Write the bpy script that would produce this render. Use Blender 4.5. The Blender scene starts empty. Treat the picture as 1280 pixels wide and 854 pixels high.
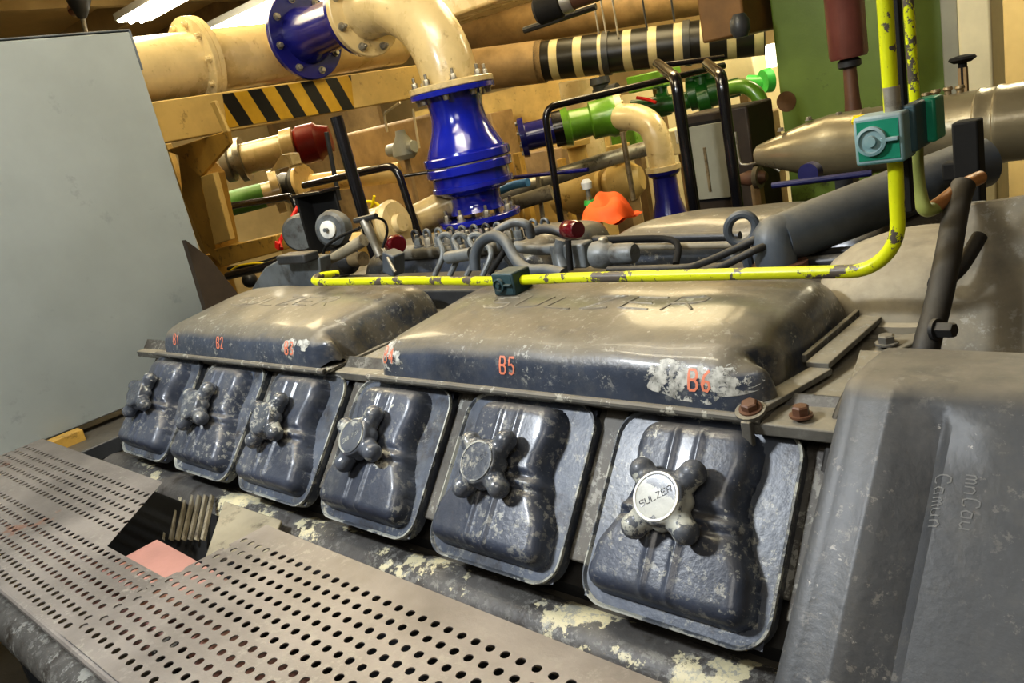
import bpy, bmesh, math, random
from mathutils import Vector, Matrix
from mathutils.bvhtree import BVHTree
random.seed(7)
C = bpy.context.scene.collection
PI = math.pi
UP = 1.6            # eye height over the floor plates; everything is laid out relative to eye level, lifted at the end
F = 988.2           # focal length in pixels of a 1280 wide frame
RX = Vector((0.73503818, 0.64610949, -0.20557578))
RY = Vector((0.03712715, -0.34109713, -0.93929459))
RZ = Vector((-0.67700846, 0.68278494, -0.27470761))

def ray(px, py): return RX*((px-640)/F) + RY*((py-427)/F) + RZ
def aty(px, py, Y):
    r = ray(px, py); return r*(Y/r.y)
def atx(px, py, X):
    r = ray(px, py); return r*(X/r.x)
def atz(px, py, Z):
    r = ray(px, py); return r*(Z/r.z)
def dep(P): return RZ.dot(P)
def rad(px, P): return px/F*dep(P)
def V(*a): return Vector(a)

# ------------------------------------------------------------------ materials
def _mat(name):
    m = bpy.data.materials.new(name); m.use_nodes = True
    nt = m.node_tree; nt.nodes.clear()
    out = nt.nodes.new('ShaderNodeOutputMaterial'); b = nt.nodes.new('ShaderNodeBsdfPrincipled')
    nt.links.new(b.outputs[0], out.inputs[0])
    return m, nt, b
def _noise(nt, vec, scale, detail=4, rough=.6):
    n = nt.nodes.new('ShaderNodeTexNoise'); n.inputs['Scale'].default_value = scale
    n.inputs['Detail'].default_value = detail; n.inputs['Roughness'].default_value = rough
    nt.links.new(vec, n.inputs['Vector']); return n.outputs[0]
def _ramp(nt, src, a, b):
    r = nt.nodes.new('ShaderNodeMapRange'); r.inputs[1].default_value = a; r.inputs[2].default_value = b
    nt.links.new(src, r.inputs[0]); return r.outputs[0]
def _mix(nt, fac, a, b):
    m = nt.nodes.new('ShaderNodeMix'); m.data_type = 'RGBA'
    if isinstance(fac, float): m.inputs[0].default_value = fac
    else: nt.links.new(fac, m.inputs[0])
    for i, c in ((6, a), (7, b)):
        if isinstance(c, tuple): m.inputs[i].default_value = (*c, 1)
        else: nt.links.new(c, m.inputs[i])
    return m.outputs[2]
def _math(nt, op, a, b):
    m = nt.nodes.new('ShaderNodeMath'); m.operation = op; m.use_clamp = True
    for i, c in ((0, a), (1, b)):
        if isinstance(c, (int, float)): m.inputs[i].default_value = c
        else: nt.links.new(c, m.inputs[i])
    return m.outputs[0]
def paint(name, col, rough=.4, metal=0.0, var=.25, chip=None, chipamt=0.0, chipscale=9, dust=0.0, dustx=0.0, dustcol=(.27,.235,.175),
          scale=6, bump=.15, spec=.5, dirt=0.0, dirtcol=(.03,.022,.015), coat=0.0, dlo=.35, dhi=.85, bumpscale=90, speck=0.0, speckcol=(.33,.33,.30)):
    m, nt, b = _mat(name)
    g = nt.nodes.new('ShaderNodeNewGeometry'); pos = g.outputs['Position']
    n1 = _noise(nt, pos, scale)
    dark = tuple(c*(1-var) for c in col); lite = tuple(min(1, c*(1+var)) for c in col)
    c = _mix(nt, _ramp(nt, n1, .35, .65), dark, lite)
    rs = None
    if dirt:
        d = _ramp(nt, _noise(nt, pos, scale*2.3, 6, .7), .62-dirt*.3, .72)
        c = _mix(nt, d, c, dirtcol)
    rgh = rough
    if dust:
        sx = nt.nodes.new('ShaderNodeSeparateXYZ'); nt.links.new(g.outputs['Normal'], sx.inputs[0])
        dm = _ramp(nt, sx.outputs[2], dlo, dhi)
        nn = _ramp(nt, _noise(nt, pos, 14, 6, .65), .3, .62)
        dm = _math(nt, 'MULTIPLY', dm, _math(nt, 'MULTIPLY', _math(nt, 'ADD', nn, .45), dust))
        if dustx:
            dx = _math(nt, 'MULTIPLY', _ramp(nt, sx.outputs[0], .35, .75), _math(nt, 'MULTIPLY', _ramp(nt, _noise(nt, pos, 19, 6, .7), .38, .55), dustx))
            dm = _math(nt, 'MAXIMUM', dm, dx)
        c = _mix(nt, dm, c, _mix(nt, _ramp(nt, _noise(nt, pos, 25), .3, .7), tuple(x*.75 for x in dustcol), dustcol))
        rs = dm
    if chip and chipamt:
        cm = _ramp(nt, _noise(nt, pos, chipscale, 7, .68), .70-chipamt*.2, .715-chipamt*.2)
        c = _mix(nt, cm, c, chip)
    if speck:
        big = _ramp(nt, _noise(nt, pos, 5.5, 3), .42, .62)
        fine = _ramp(nt, _noise(nt, pos, 60, 5, .75), .60-speck*.1, .66-speck*.1)
        c = _mix(nt, _math(nt, 'MULTIPLY', _math(nt, 'MULTIPLY', big, fine), .85), c, speckcol)
        smear = _ramp(nt, _noise(nt, pos, 17, 6, .7), .50, .75)
        c = _mix(nt, _math(nt, 'MULTIPLY', smear, .35), c, tuple(x*.55 for x in speckcol))
    nt.links.new(c, b.inputs['Base Color'])
    b.inputs['Metallic'].default_value = metal
    if rs is not None:
        r = nt.nodes.new('ShaderNodeMapRange'); nt.links.new(rs, r.inputs[0]); r.inputs[3].default_value = rough; r.inputs[4].default_value = min(1, rough+.14)
        nt.links.new(r.outputs[0], b.inputs['Roughness'])
    else:
        r = nt.nodes.new('ShaderNodeMapRange'); nt.links.new(n1, r.inputs[0]); r.inputs[3].default_value = rough*.75; r.inputs[4].default_value = min(1, rough*1.25)
        nt.links.new(r.outputs[0], b.inputs['Roughness'])
    if coat: b.inputs['Coat Weight'].default_value = coat; b.inputs['Coat Roughness'].default_value = .12
    if bump:
        bp = nt.nodes.new('ShaderNodeBump'); bp.inputs['Strength'].default_value = bump; bp.inputs['Distance'].default_value = .004
        nt.links.new(_noise(nt, pos, bumpscale, 3), bp.inputs['Height']); nt.links.new(bp.outputs[0], b.inputs['Normal'])
    return m
def emis(name, col, s):
    m, nt, b = _mat(name); b.inputs['Base Color'].default_value = (*col, 1)
    b.inputs['Emission Color'].default_value = (*col, 1); b.inputs['Emission Strength'].default_value = s
    return m
def striped(name, a, b_, dirvec, period, duty=.5, rough=.4, phase=0.0, soft=.01):
    """painted stripes across an object, in the object's own coordinates along dirvec"""
    m, nt, b = _mat(name)
    tc = nt.nodes.new('ShaderNodeTexCoord'); dp = nt.nodes.new('ShaderNodeVectorMath'); dp.operation = 'DOT_PRODUCT'
    nt.links.new(tc.outputs['Object'], dp.inputs[0]); dp.inputs[1].default_value = tuple(Vector(dirvec)/period)
    ad = nt.nodes.new('ShaderNodeMath'); ad.operation = 'ADD'; nt.links.new(dp.outputs['Value'], ad.inputs[0]); ad.inputs[1].default_value = phase+50
    fr = nt.nodes.new('ShaderNodeMath'); fr.operation = 'FRACT'; nt.links.new(ad.outputs[0], fr.inputs[0])
    st = _ramp(nt, fr.outputs[0], duty-soft, duty+soft)
    nz = _ramp(nt, _noise(nt, tc.outputs['Object'], 12), .3, .7)
    c = _mix(nt, st, _mix(nt, nz, tuple(x*.8 for x in a), a), _mix(nt, nz, tuple(x*.8 for x in b_), b_))
    nt.links.new(c, b.inputs['Base Color']); b.inputs['Roughness'].default_value = rough
    return m

CHIP = (.42,.42,.38)
M = dict(
 hatch=paint('hatch_paint', (.052,.062,.088), .37, var=.3, chip=CHIP, chipamt=.30, chipscale=10, dust=.55, dustcol=(.17,.16,.145), dlo=.62, dhi=1.0, bump=.2, coat=.2, speck=.6),
 plate=paint('hatch_plate_paint', (.085,.10,.13), .38, var=.3, chip=CHIP, chipamt=.3, chipscale=8, dirt=.4, bump=.15, coat=.15, speck=.5),
 lip=paint('worn_lip', (.085,.095,.11), .5, var=.3, chip=(.38,.39,.35), chipamt=.98, chipscale=12, speck=1.0, scale=9),
 knob=paint('knob_paint', (.075,.085,.105), .27, var=.35, chip=(.38,.39,.36), chipamt=.45, chipscale=10, bump=.15, coat=.4, speck=.8),
 knobworn=paint('knob_worn', (.085,.095,.115), .48, var=.3, chip=(.42,.43,.39), chipamt=.80, chipscale=9, coat=.1, speck=.6),
 cover=paint('cover_paint', (.05,.062,.088), .30, var=.3, chip=(.33,.33,.29), chipamt=.26, chipscale=10, dust=1.1, dustx=.85, dustcol=(.175,.158,.125), dlo=.40, dhi=.66, bump=.18, coat=.3, speck=.35),
 emboss=paint('embossed_metal', (.185,.168,.135), .38, var=.25, speck=.4),
 coverlip=paint('cover_lip', (.13,.125,.11), .55, var=.3, chip=(.36,.35,.3), chipamt=.6, chipscale=26, dust=.6),
 block=paint('block_paint', (.10,.095,.085), .55, var=.35, chip=(.3,.3,.27), chipamt=.35, chipscale=18, dirt=.4, speck=.8),
 rail=paint('rail_paint', (.095,.09,.085), .5, var=.35, chip=(.62,.57,.38), chipamt=.78, chipscale=5.5, dirt=.3, bump=.3, speck=.8),
 dustplate=paint('dusty_plate', (.12,.115,.10), .6, var=.3, dust=1.0, dustcol=(.30,.27,.205), chip=(.3,.29,.25), chipamt=.3, chipscale=20, dlo=.2, dhi=.8, speck=.5),
 dome=paint('dusty_dome', (.20,.185,.15), .6, var=.15, dust=1.0, dustcol=(.40,.355,.265), dlo=-.3, dhi=.5),
 casing=paint('casing_paint', (.060,.064,.070), .45, var=.22, dust=.9, dustcol=(.22,.20,.165), chip=(.30,.29,.27), chipamt=.05, chipscale=16, dlo=.72, dhi=1.0, scale=5, bump=.13, speck=.25, speckcol=(.22,.21,.19)),
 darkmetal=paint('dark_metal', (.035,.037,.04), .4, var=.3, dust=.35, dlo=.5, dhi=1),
 black=paint('black_gap', (.006,.006,.006), .8, var=.1, bump=0),
 blackpaint=paint('black_gloss', (.008,.008,.011), .22, var=.3, coat=.5, bump=.1),
 rubber=paint('black_rubber', (.02,.02,.02), .6, var=.3, dust=.35, dlo=.3, dhi=1),
 grey=paint('grey_fitting', (.13,.145,.155), .38, var=.3, dust=.5, dlo=.4, dhi=1, dirt=.35),
 greypipe=paint('grey_blue_pipe', (.075,.09,.11), .45, var=.25, dust=.6, dlo=.3, dhi=1, dustcol=(.24,.22,.17)),
 steel=paint('steel', (.35,.33,.28), .38, metal=.6, var=.25, dirt=.25),
 bronze=paint('fitting_brass', (.28,.22,.13), .42, metal=.5, var=.3, dirt=.4),
 sheet=paint('perforated_steel', (.235,.215,.20), .42, metal=.3, var=.28, chip=(.22,.13,.10), chipamt=.3, speck=.6, speckcol=(.33,.31,.28), chipscale=5, scale=3.2, bump=.12),
 pink=paint('pink_plate', (.38,.20,.17), .45, var=.12),
 tan=paint('tan_plate', (.25,.225,.165), .6, var=.25, dirt=.3),
 cabinet=paint('cabinet_grey', (.265,.29,.283), .5, var=.07, scale=3, dirt=.02, dirtcol=(.2,.22,.22), bump=.03),
 cabinetedge=paint('cabinet_edge', (.11,.125,.14), .5, var=.1),
 cream=paint('cream_paint', (.60,.48,.26), .28, var=.12, coat=.5, bump=.08, dirt=.06, dirtcol=(.25,.17,.08)),
 creambeam=paint('cream_beam', (.60,.43,.16), .45, var=.12, dirt=.08, dirtcol=(.25,.16,.05)),
 creamwall=paint('cream_wall', (.52,.40,.20), .6, var=.15, scale=2),
 creamlite=paint('cream_lite', (.78,.70,.45), .5, var=.08),
 ochre=paint('ochre_paint', (.50,.31,.07), .5, var=.15, dirt=.15),
 browntan=paint('brown_tan', (.28,.19,.09), .6, var=.25),
 brown=paint('brown', (.09,.05,.025), .6, var=.25),
 rustbrown=paint('rust_brown', (.17,.09,.03), .6, var=.2),
 darkbrown=paint('dark_brown', (.04,.028,.018), .6, var=.3),
 blue=paint('valve_blue', (.008,.018,.33), .16, var=.2, coat=.8, bump=.05),
 bluedk=paint('dark_blue', (.012,.014,.17), .25, var=.2, coat=.5),
 green=paint('green_paint', (.13,.30,.03), .3, var=.25, coat=.4),
 greenband=paint('green_band', (.10,.27,.05), .45, var=.15),
 greendk=paint('green_dark', (.01,.09,.012), .35, var=.3, coat=.3),
 greenlt=paint('green_light', (.07,.52,.09), .3, var=.2, coat=.3),
 bluebar=paint('blue_bar', (.015,.016,.09), .35, var=.2),
 greenwall=paint('green_casing', (.13,.19,.035), .4, var=.2, scale=2, dirt=.05),
 redbrown=paint('red_brown', (.15,.055,.045), .3, var=.2, coat=.4),
 rust=paint('rust', (.125,.062,.036), .5, var=.25),
 copper=paint('copper_pipe', (.34,.16,.06), .4, var=.25),
 mark=paint('faded_orange', (.16,.085,.03), .5, var=.3),
 red=paint('red_paint', (.22,.012,.008), .4, var=.2),
 redbright=paint('red_cable', (.65,.02,.015), .35, var=.1),
 maroon=paint('maroon_cap', (.12,.004,.012), .2, var=.2, coat=.6, bump=0),
 orange=paint('orange_cloth', (.90,.13,.02), .7, var=.12),
 yellow=paint('yellow_pipe', (.58,.62,.008), .35, var=.12, chip=(.10,.085,.07), chipamt=.82, chipscale=22, bump=.1, dirt=.0),
 yellowcable=paint('yellow_cable', (.85,.65,.01), .4, var=.05),
 yellowgreen=paint('yellow_green', (.30,.33,.10), .45, var=.2),
 teal=paint('teal_block', (.10,.26,.27), .5, var=.25, dust=.9, dustcol=(.34,.40,.40), dlo=-.7, dhi=.4),
 tealdk=paint('teal_dark', (.03,.065,.075), .5, var=.3, dust=.3),
 tealgreen=paint('teal_green', (.01,.20,.12), .4, var=.2),
 trunk=paint('trunk_metal', (.30,.26,.17), .3, metal=.45, var=.12, coat=.3),
 letter=paint('orange_number', (.66,.22,.13), .55, var=.2),
 white=paint('white', (.75,.75,.70), .4, var=.05),
 bluecloth=paint('light_blue', (.06,.22,.50), .5, var=.2),
 locker=paint('locker_grey', (.34,.34,.27), .45, var=.08),
 chalk=paint('chalk', (.17,.175,.175), .7, var=.1),
 lamp=emis('tube_light', (1,.93,.74), 22),
 lamp2=emis('distant_light', (1,.95,.8), 7),
 hazard=striped('hazard_stripes', (.012,.012,.012), (.60,.36,.03), (0,1,.38), .156, .5, .4),
 zebra=striped('zebra_stripes', (.02,.019,.015), (.62,.52,.30), (0,0,1), .30, .66, .35),
 floorm=paint('floor_plate', (.05,.045,.035), .6, var=.3),
)

def worn_mat():
    m, nt, b = _mat('bare_metal_patch')
    g = nt.nodes.new('ShaderNodeNewGeometry'); pos = g.outputs['Position']
    a = _ramp(nt, _noise(nt, pos, 26, 8, .72), .475, .50)
    c = _mix(nt, _ramp(nt, _noise(nt, pos, 70, 4), .35, .6), (.20,.20,.18), (.52,.52,.48))
    nt.links.new(c, b.inputs['Base Color']); b.inputs['Roughness'].default_value = .5
    nt.links.new(a, b.inputs['Alpha']); return m
M['worn'] = worn_mat()
# ------------------------------------------------------------------ mesh helpers
class MB:
    def __init__(s): s.v = []; s.f = []
    def add(s, vs, fs):
        o = len(s.v); s.v += [Vector(v) for v in vs]; s.f += [tuple(i+o for i in f) for f in fs]; return s
    def box(s, c, d, rot=None):
        c = Vector(c); h = [x/2 for x in d]; vs = []
        for k in range(8):
            p = Vector(((1 if k & 1 else -1)*h[0], (1 if k & 2 else -1)*h[1], (1 if k & 4 else -1)*h[2]))
            vs.append(c + (rot @ p if rot else p))
        return s.add(vs, [(0,2,3,1),(4,5,7,6),(0,1,5,4),(2,6,7,3),(0,4,6,2),(1,3,7,5)])
    def box2(s, a, b): 
        a = Vector(a); b = Vector(b); return s.box((a+b)/2, [abs(x) for x in (b-a)])
    def prism(s, poly, vec):
        vec = Vector(vec); poly = [Vector(p) for p in poly]; n = len(poly)
        return s.add(poly+[p+vec for p in poly], [tuple(reversed(range(n))), tuple(range(n, 2*n))]+[(i,(i+1)%n,n+(i+1)%n,n+i) for i in range(n)])
    def tube(s, pts, r, seg=12, smooth=0, caps=True):
        pts = [Vector(p) for p in pts]
        rs = list(r) if isinstance(r, (list, tuple)) else [r]*len(pts)
        if smooth:
            np_, nr = [], []
            for i in range(len(pts)-1):
                p0 = pts[max(i-1,0)]; p1 = pts[i]; p2 = pts[i+1]; p3 = pts[min(i+2, len(pts)-1)]
                for k in range(smooth):
                    t = k/smooth
                    np_.append(.5*((2*p1)+(p2-p0)*t+(2*p0-5*p1+4*p2-p3)*t*t+(3*p1-p0-3*p2+p3)*t**3)); nr.append(rs[i]*(1-t)+rs[i+1]*t)
            pts, rs = np_+[pts[-1]], nr+[rs[-1]]
        n = len(pts); vs = []; fs = []; up = None
        for i, p in enumerate(pts):
            t = (pts[min(i+1,n-1)]-pts[max(i-1,0)]).normalized()
            if up is None: up = t.orthogonal().normalized()
            up = (up - t*up.dot(t)).normalized(); w = t.cross(up)
            for k in range(seg):
                a = 2*PI*k/seg; vs.append(p + (up*math.cos(a)+w*math.sin(a))*rs[i])
        for i in range(n-1):
            for k in range(seg):
                k2 = (k+1) % seg; fs.append((i*seg+k, i*seg+k2, (i+1)*seg+k2, (i+1)*seg+k))
        if caps: fs += [tuple(reversed(range(seg))), tuple(range((n-1)*seg, n*seg))]
        return s.add(vs, fs)
    def lathe(s, prof, o, axis, seg=36):
        """prof: list of (t along axis, radius)"""
        o = Vector(o); ax = Vector(axis).normalized(); u = ax.orthogonal().normalized(); w = ax.cross(u); vs = []; fs = []
        n = len(prof)
        for t, r in prof:
            for k in range(seg):
                a = 2*PI*k/seg; vs.append(o+ax*t+(u*math.cos(a)+w*math.sin(a))*max(r, 1e-5))
        for i in range(n-1):
            for k in range(seg):
                k2 = (k+1) % seg; fs.append((i*seg+k, i*seg+k2, (i+1)*seg+k2, (i+1)*seg+k))
        fs += [tuple(reversed(range(seg))), tuple(range((n-1)*seg, n*seg))]
        return s.add(vs, fs)
    def ball(s, c, r, seg=16, sc=(1,1,1)):
        c = Vector(c); vs = [c+Vector((0,0,-r*sc[2]))]; fs = []; R = seg//2
        for i in range(1, R):
            a = -PI/2+PI*i/R
            for k in range(seg):
                b = 2*PI*k/seg; vs.append(c+Vector((math.cos(a)*math.cos(b)*r*sc[0], math.cos(a)*math.sin(b)*r*sc[1], math.sin(a)*r*sc[2])))
        vs.append(c+Vector((0,0,r*sc[2]))); L = len(vs)-1
        for k in range(seg):
            fs.append((0, 1+(k+1)%seg, 1+k)); fs.append((L, 1+(R-2)*seg+k, 1+(R-2)*seg+(k+1)%seg))
        for i in range(R-2):
            for k in range(seg):
                k2 = (k+1)%seg; fs.append((1+i*seg+k, 1+i*seg+k2, 1+(i+1)*seg+k2, 1+(i+1)*seg+k))
        return s.add(vs, fs)
    def grid(s, fn, nu, nv):
        vs = [fn(i/nu, j/nv) for j in range(nv+1) for i in range(nu+1)]
        fs = [(j*(nu+1)+i, j*(nu+1)+i+1, (j+1)*(nu+1)+i+1, (j+1)*(nu+1)+i) for j in range(nv) for i in range(nu)]
        return s.add(vs, fs)
def loc_of(o): return Vector(o['_w']) if o is not None else V(0,0,0)
def mesh_obj(name, mb, mat, root=None, bevel=0.0, ang=35, flip=True):
    base = loc_of(root)
    me = bpy.data.meshes.new(name); me.from_pydata([v-base for v in mb.v], [], mb.f)
    bm = bmesh.new(); bm.from_mesh(me)
    if flip: bmesh.ops.recalc_face_normals(bm, faces=bm.faces)
    for f in bm.faces: f.smooth = True
    bm.to_mesh(me); bm.free()
    me.set_sharp_from_angle(angle=math.radians(ang))
    me.materials.append(M[mat] if isinstance(mat, str) else mat)
    o = bpy.data.objects.new(name, me); C.objects.link(o); o['_w'] = tuple(base)
    if root is not None: o.parent = root
    if bevel:
        b = o.modifiers.new('bevel', 'BEVEL'); b.width = bevel; b.segments = 2; b.limit_method = 'ANGLE'; b.angle_limit = math.radians(40)
    return o
def tag(o, label, cat, group=None):
    o['label'] = label; o['category'] = cat
    if group: o['group'] = group
    return o
def thing(name, label, cat, loc, group=None):
    o = bpy.data.objects.new(name, None); C.objects.link(o); o.location = loc; o['_w'] = tuple(loc); o.empty_display_size = .05
    return tag(o, label, cat, group)
def solo(name, mb, mat, label, cat, group=None, bevel=0.0, ang=35):
    """a thing made of one mesh, its origin at the centre of its base"""
    xs = [v.x for v in mb.v]; ys = [v.y for v in mb.v]; zs = [v.z for v in mb.v]
    base = V((min(xs)+max(xs))/2, (min(ys)+max(ys))/2, min(zs))
    for i in range(len(mb.v)): mb.v[i] = mb.v[i]-base
    o = mesh_obj(name, mb, mat, None, bevel, ang); o.location = base; o['_w'] = tuple(base)
    return tag(o, label, cat, group)
def struct(name, mb, mat, root=None, bevel=0):
    o = mesh_obj(name, mb, mat, root, bevel)
    if root is None: o['kind'] = 'structure'
    return o
def copy_part(o, parent):
    c = o.copy(); C.objects.link(c); c.parent = parent
    for ch in list(o.children): copy_part(ch, c)
    return c
def copy_thing(o, label, loc=None, rot=None):
    c = o.copy(); C.objects.link(c); c['label'] = label
    if loc is not None: c.location = loc; c['_w'] = tuple(loc)
    if rot is not None: c.rotation_euler = rot
    for ch in list(o.children): copy_part(ch, c)
    return c
def hexprof(s, o, ax, r, h, mb=None):
    pass
def bolt_mb(o, ax, r, h, stud=0.0):
    mb = MB(); mb.lathe([(0,r*1.35),(h*.2,r*1.35)], o, ax, 16); mb.lathe([(h*.2,r),(h*.85,r),(h,r*.8)], o, ax, 6)
    if stud: mb.lathe([(h,r*.5),(h+stud,r*.5),(h+stud+r*.15,r*.35)], o, ax, 10)
    return mb
def ring_points(o, ax, r, n, ph=0):
    ax = Vector(ax).normalized(); u = ax.orthogonal().normalized(); w = ax.cross(u)
    return [Vector(o)+(u*math.cos(ph+2*PI*k/n)+w*math.sin(ph+2*PI*k/n))*r for k in range(n)]
def bolts(root, o, ax, r, n, br, h, mat, name='bolt', stud=0, ph=.2):
    for p in ring_points(o, ax, r, n, ph): mesh_obj(name, bolt_mb(p, ax, br, h, stud), mat, root)
def arc(c, a0, a1, r, u, w, n=12):
    u = Vector(u); w = Vector(w); c = Vector(c)
    return [c+(u*math.cos(a0+(a1-a0)*k/n)+w*math.sin(a0+(a1-a0)*k/n))*r for k in range(n+1)]

# ------------------------------------------------------------------ stroke lettering
GL = {
 'S': [[(1,.85),(.8,1),(.2,1),(0,.85),(0,.62),(.2,.5),(.8,.5),(1,.38),(1,.15),(.8,0),(.2,0),(0,.15)]],
 'U': [[(0,1),(0,.15),(.2,0),(.8,0),(1,.15),(1,1)]],
 'L': [[(0,1),(0,0),(1,0)]],
 'Z': [[(0,1),(1,1),(0,0),(1,0)]],
 'E': [[(1,1),(0,1),(0,0),(1,0)],[(0,.5),(.8,.5)]],
 'R': [[(0,0),(0,1),(.8,1),(1,.85),(1,.65),(.8,.5),(0,.5)],[(.5,.5),(1,0)]],
 'B': [[(0,0),(0,1),(.7,1),(.95,.85),(.95,.65),(.7,.52),(0,.52)],[(.7,.52),(1,.38),(1,.14),(.7,0),(0,0)]],
 '1': [[(.2,.75),(.55,1),(.55,0)]],
 '2': [[(0,.8),(.25,1),(.75,1),(.95,.8),(.9,.6),(0,0),(1,0)]],
 '3': [[(0,.9),(.3,1),(.8,.95),(.9,.75),(.45,.53),(.95,.35),(.9,.1),(.4,0),(0,.1)]],
 '4': [[(.75,0),(.75,1),(0,.35),(1,.35)]],
 '5': [[(.95,1),(.15,1),(.1,.55),(.6,.6),(.95,.42),(.9,.12),(.5,0),(.05,.08)]],
 '6': [[(.85,1),(.3,.75),(.05,.35),(.2,.05),(.65,0),(.95,.2),(.8,.45),(.4,.5),(.1,.3)]],
 'C': [[(1,.8),(.8,1),(.25,1),(0,.75),(0,.25),(.25,0),(.8,0),(1,.15)]],
 'a': [[(.9,.6),(.3,.65),(.05,.3),(.3,0),(.9,.1)],[(.9,.65),(.9,0)]],
 'm': [[(0,0),(0,.6)],[(0,.5),(.3,.65),(.5,.5),(.5,0)],[(.5,.5),(.8,.65),(1,.5),(1,0)]],
 'u': [[(0,.6),(0,.15),(.4,0),(.8,.15)],[(.85,.6),(.85,0)]],
 'n': [[(0,.6),(0,0)],[(0,.45),(.4,.65),(.8,.5),(.8,0)]],
}
def text_strokes(txt, cw, ch, gap, slant=0.0):
    out = []; x = 0
    for c in txt:
        for st in GL.get(c, []): out.append([(x+p[0]*cw+p[1]*slant*ch, p[1]*ch) for p in st])
        x += cw+gap
    return out, x-gap
def dense(st, step):
    o = []
    for a, b in zip(st, st[1:]):
        n = max(1, int(math.hypot(b[0]-a[0], b[1]-a[1])/step))
        for k in range(n): o.append((a[0]+(b[0]-a[0])*k/n, a[1]+(b[1]-a[1])*k/n))
    o.append(st[-1]); return o
def decal(bvh, strokes, o, u, w, d, wid, lift, raised=False, seg=6):
    """strokes laid on a surface: points o+u*x+w*y are dropped along d on to the surface"""
    mb = MB(); o = Vector(o); u = Vector(u); w = Vector(w); d = Vector(d).normalized()
    for st in strokes:
        P = []; N = []
        for x, y in dense(st, wid*1.2):
            q = o+u*x+w*y; h = bvh.ray_cast(q-d*.3, d)
            if h[0] is None: continue
            nn = h[1] if h[1].dot(d) < 0 else -h[1]
            P.append(h[0]+nn*lift); N.append(nn)
        if len(P) < 2: continue
        if raised: mb.tube(P, wid/2, seg)
        else:
            vs = []
            for i, p in enumerate(P):
                t = (P[min(i+1,len(P)-1)]-P[max(i-1,0)]).normalized(); s = t.cross(N[i]).normalized()*wid/2
                vs += [p-s, p+s]
            mb.add(vs, [(2*i, 2*i+1, 2*i+3, 2*i+2) for i in range(len(P)-1)])
    return mb
def bvh_of(o):
    me = o.data; base = loc_of(o)
    return BVHTree.FromPolygons([v.co+base for v in me.vertices], [tuple(p.vertices) for p in me.polygons])

# ================================================================== ENGINE, NEAR BANK
TH = math.radians(41.59)
VU = V(0, math.sin(TH), math.cos(TH))       # up along the sloping hatch face
VN = V(0, -math.cos(TH), math.sin(TH))      # outward from it
W0 = V(-.753, .991, -.509)                  # top left corner of the nearest hatch
PW = .36; HW = .314; HH = .318

def hp(u, v, n=0): return V(W0.x+u, 0, 0)+V(0, W0.y, W0.z)+VU*v+VN*n    # point on the hatch face, v downward negative
eng = thing('diesel_engine', 'long dark grey ship diesel engine block carrying the row of inspection covers', 'engine', (-1.4, 1.5, -1.6))
X0, X1 = -2.72, -.36
# block body: profile in y,z below the face
pf = [hp(0,.06,-.06), hp(0,-.30,-.06), hp(0,-.36,-.13), V(0,.86,-1.0), V(0,.86,-1.6), V(0,2.3,-1.6), V(0,2.3,-.62), V(0,1.5,-.62), V(0,1.45,-.5)]
mesh_obj('block_body', MB().prism([V(X0,p.y,p.z) for p in pf], (X1-X0+.02,0,0)), 'darkmetal', eng)
# face panel strips between the hatches
mb = MB()
mb.prism([hp(-1.97,.02,-.03), hp(.39,.02,-.03), hp(.39,.055,-.03), hp(-1.97,.055,-.03)], VN*.022)
mesh_obj('face_rail', mb, 'block', eng, .003)
for k in range(7):
    xa = .337-PW*k
    wd = .046
    if k == 0: xa = .345; 
    m2 = MB().prism([hp(xa-wd/2,-.262,-.03), hp(xa+wd/2,-.262,-.03), hp(xa+wd/2,.03,-.03), hp(xa-wd/2,.03,-.03)], VN*.02)
    m2.prism([hp(xa-wd/2-.02,-.235,-.034), hp(xa+wd/2+.02,-.235,-.034), hp(xa+wd/2+.02,.03,-.034), hp(xa-wd/2-.02,.03,-.034)], VN*.014)
    mesh_obj('face_panel', m2, 'block', eng, .003)
# lower flaking rail
rl = MB()
rc = V(0,.80,-.855)
rl.tube([V(-2.9,rc.y,rc.z), V(-.2,rc.y,rc.z)], .062, 28)
solo('coolant_rail', rl, 'rail', 'thick round grey pipe with flaking cream paint running under the inspection covers', 'pipe')
mesh_obj('lower_ledge', MB().box2((-2.72,.80,-.815),(-.3,.9,-.80)), 'darkmetal', eng, .003)
# bearer plate right of the near cover, with bolts
deck = [V(-2.72,.985,-.500), V(-.52,.985,-.492), V(-.515,.955,-.490), V(-.385,.955,-.490), V(-.352,.99,-.487), V(-.40,1.20,-.475), V(-.37,1.27,-.472), V(-.37,1.30,-.472), V(-.36,1.50,-.468), V(-.36,1.62,-.468), V(-2.72,1.62,-.49)]
mesh_obj('deck_plate', MB().prism(deck, (0,0,-.02)), 'dustplate', eng, .003)
mesh_obj('deck_edge_strip', MB().prism([V(-.44,1.20,-.473),V(-.40,1.20,-.473),V(-.345,.985,-.487),V(-.39,.96,-.487)], (0,0,.006)), 'dustplate', eng, .002)
for (px, py, r) in [(1000,507,.012), (1108,427,.013), (1137,381,.012)]:
    p = atz(px, py, -.468)
    mesh_obj('bolt', bolt_mb(V(p.x,p.y,-.484 if py > 500 else -.472), (0,0,1), r, .016), 'rust' if py > 500 else 'dustplate', eng)

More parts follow.
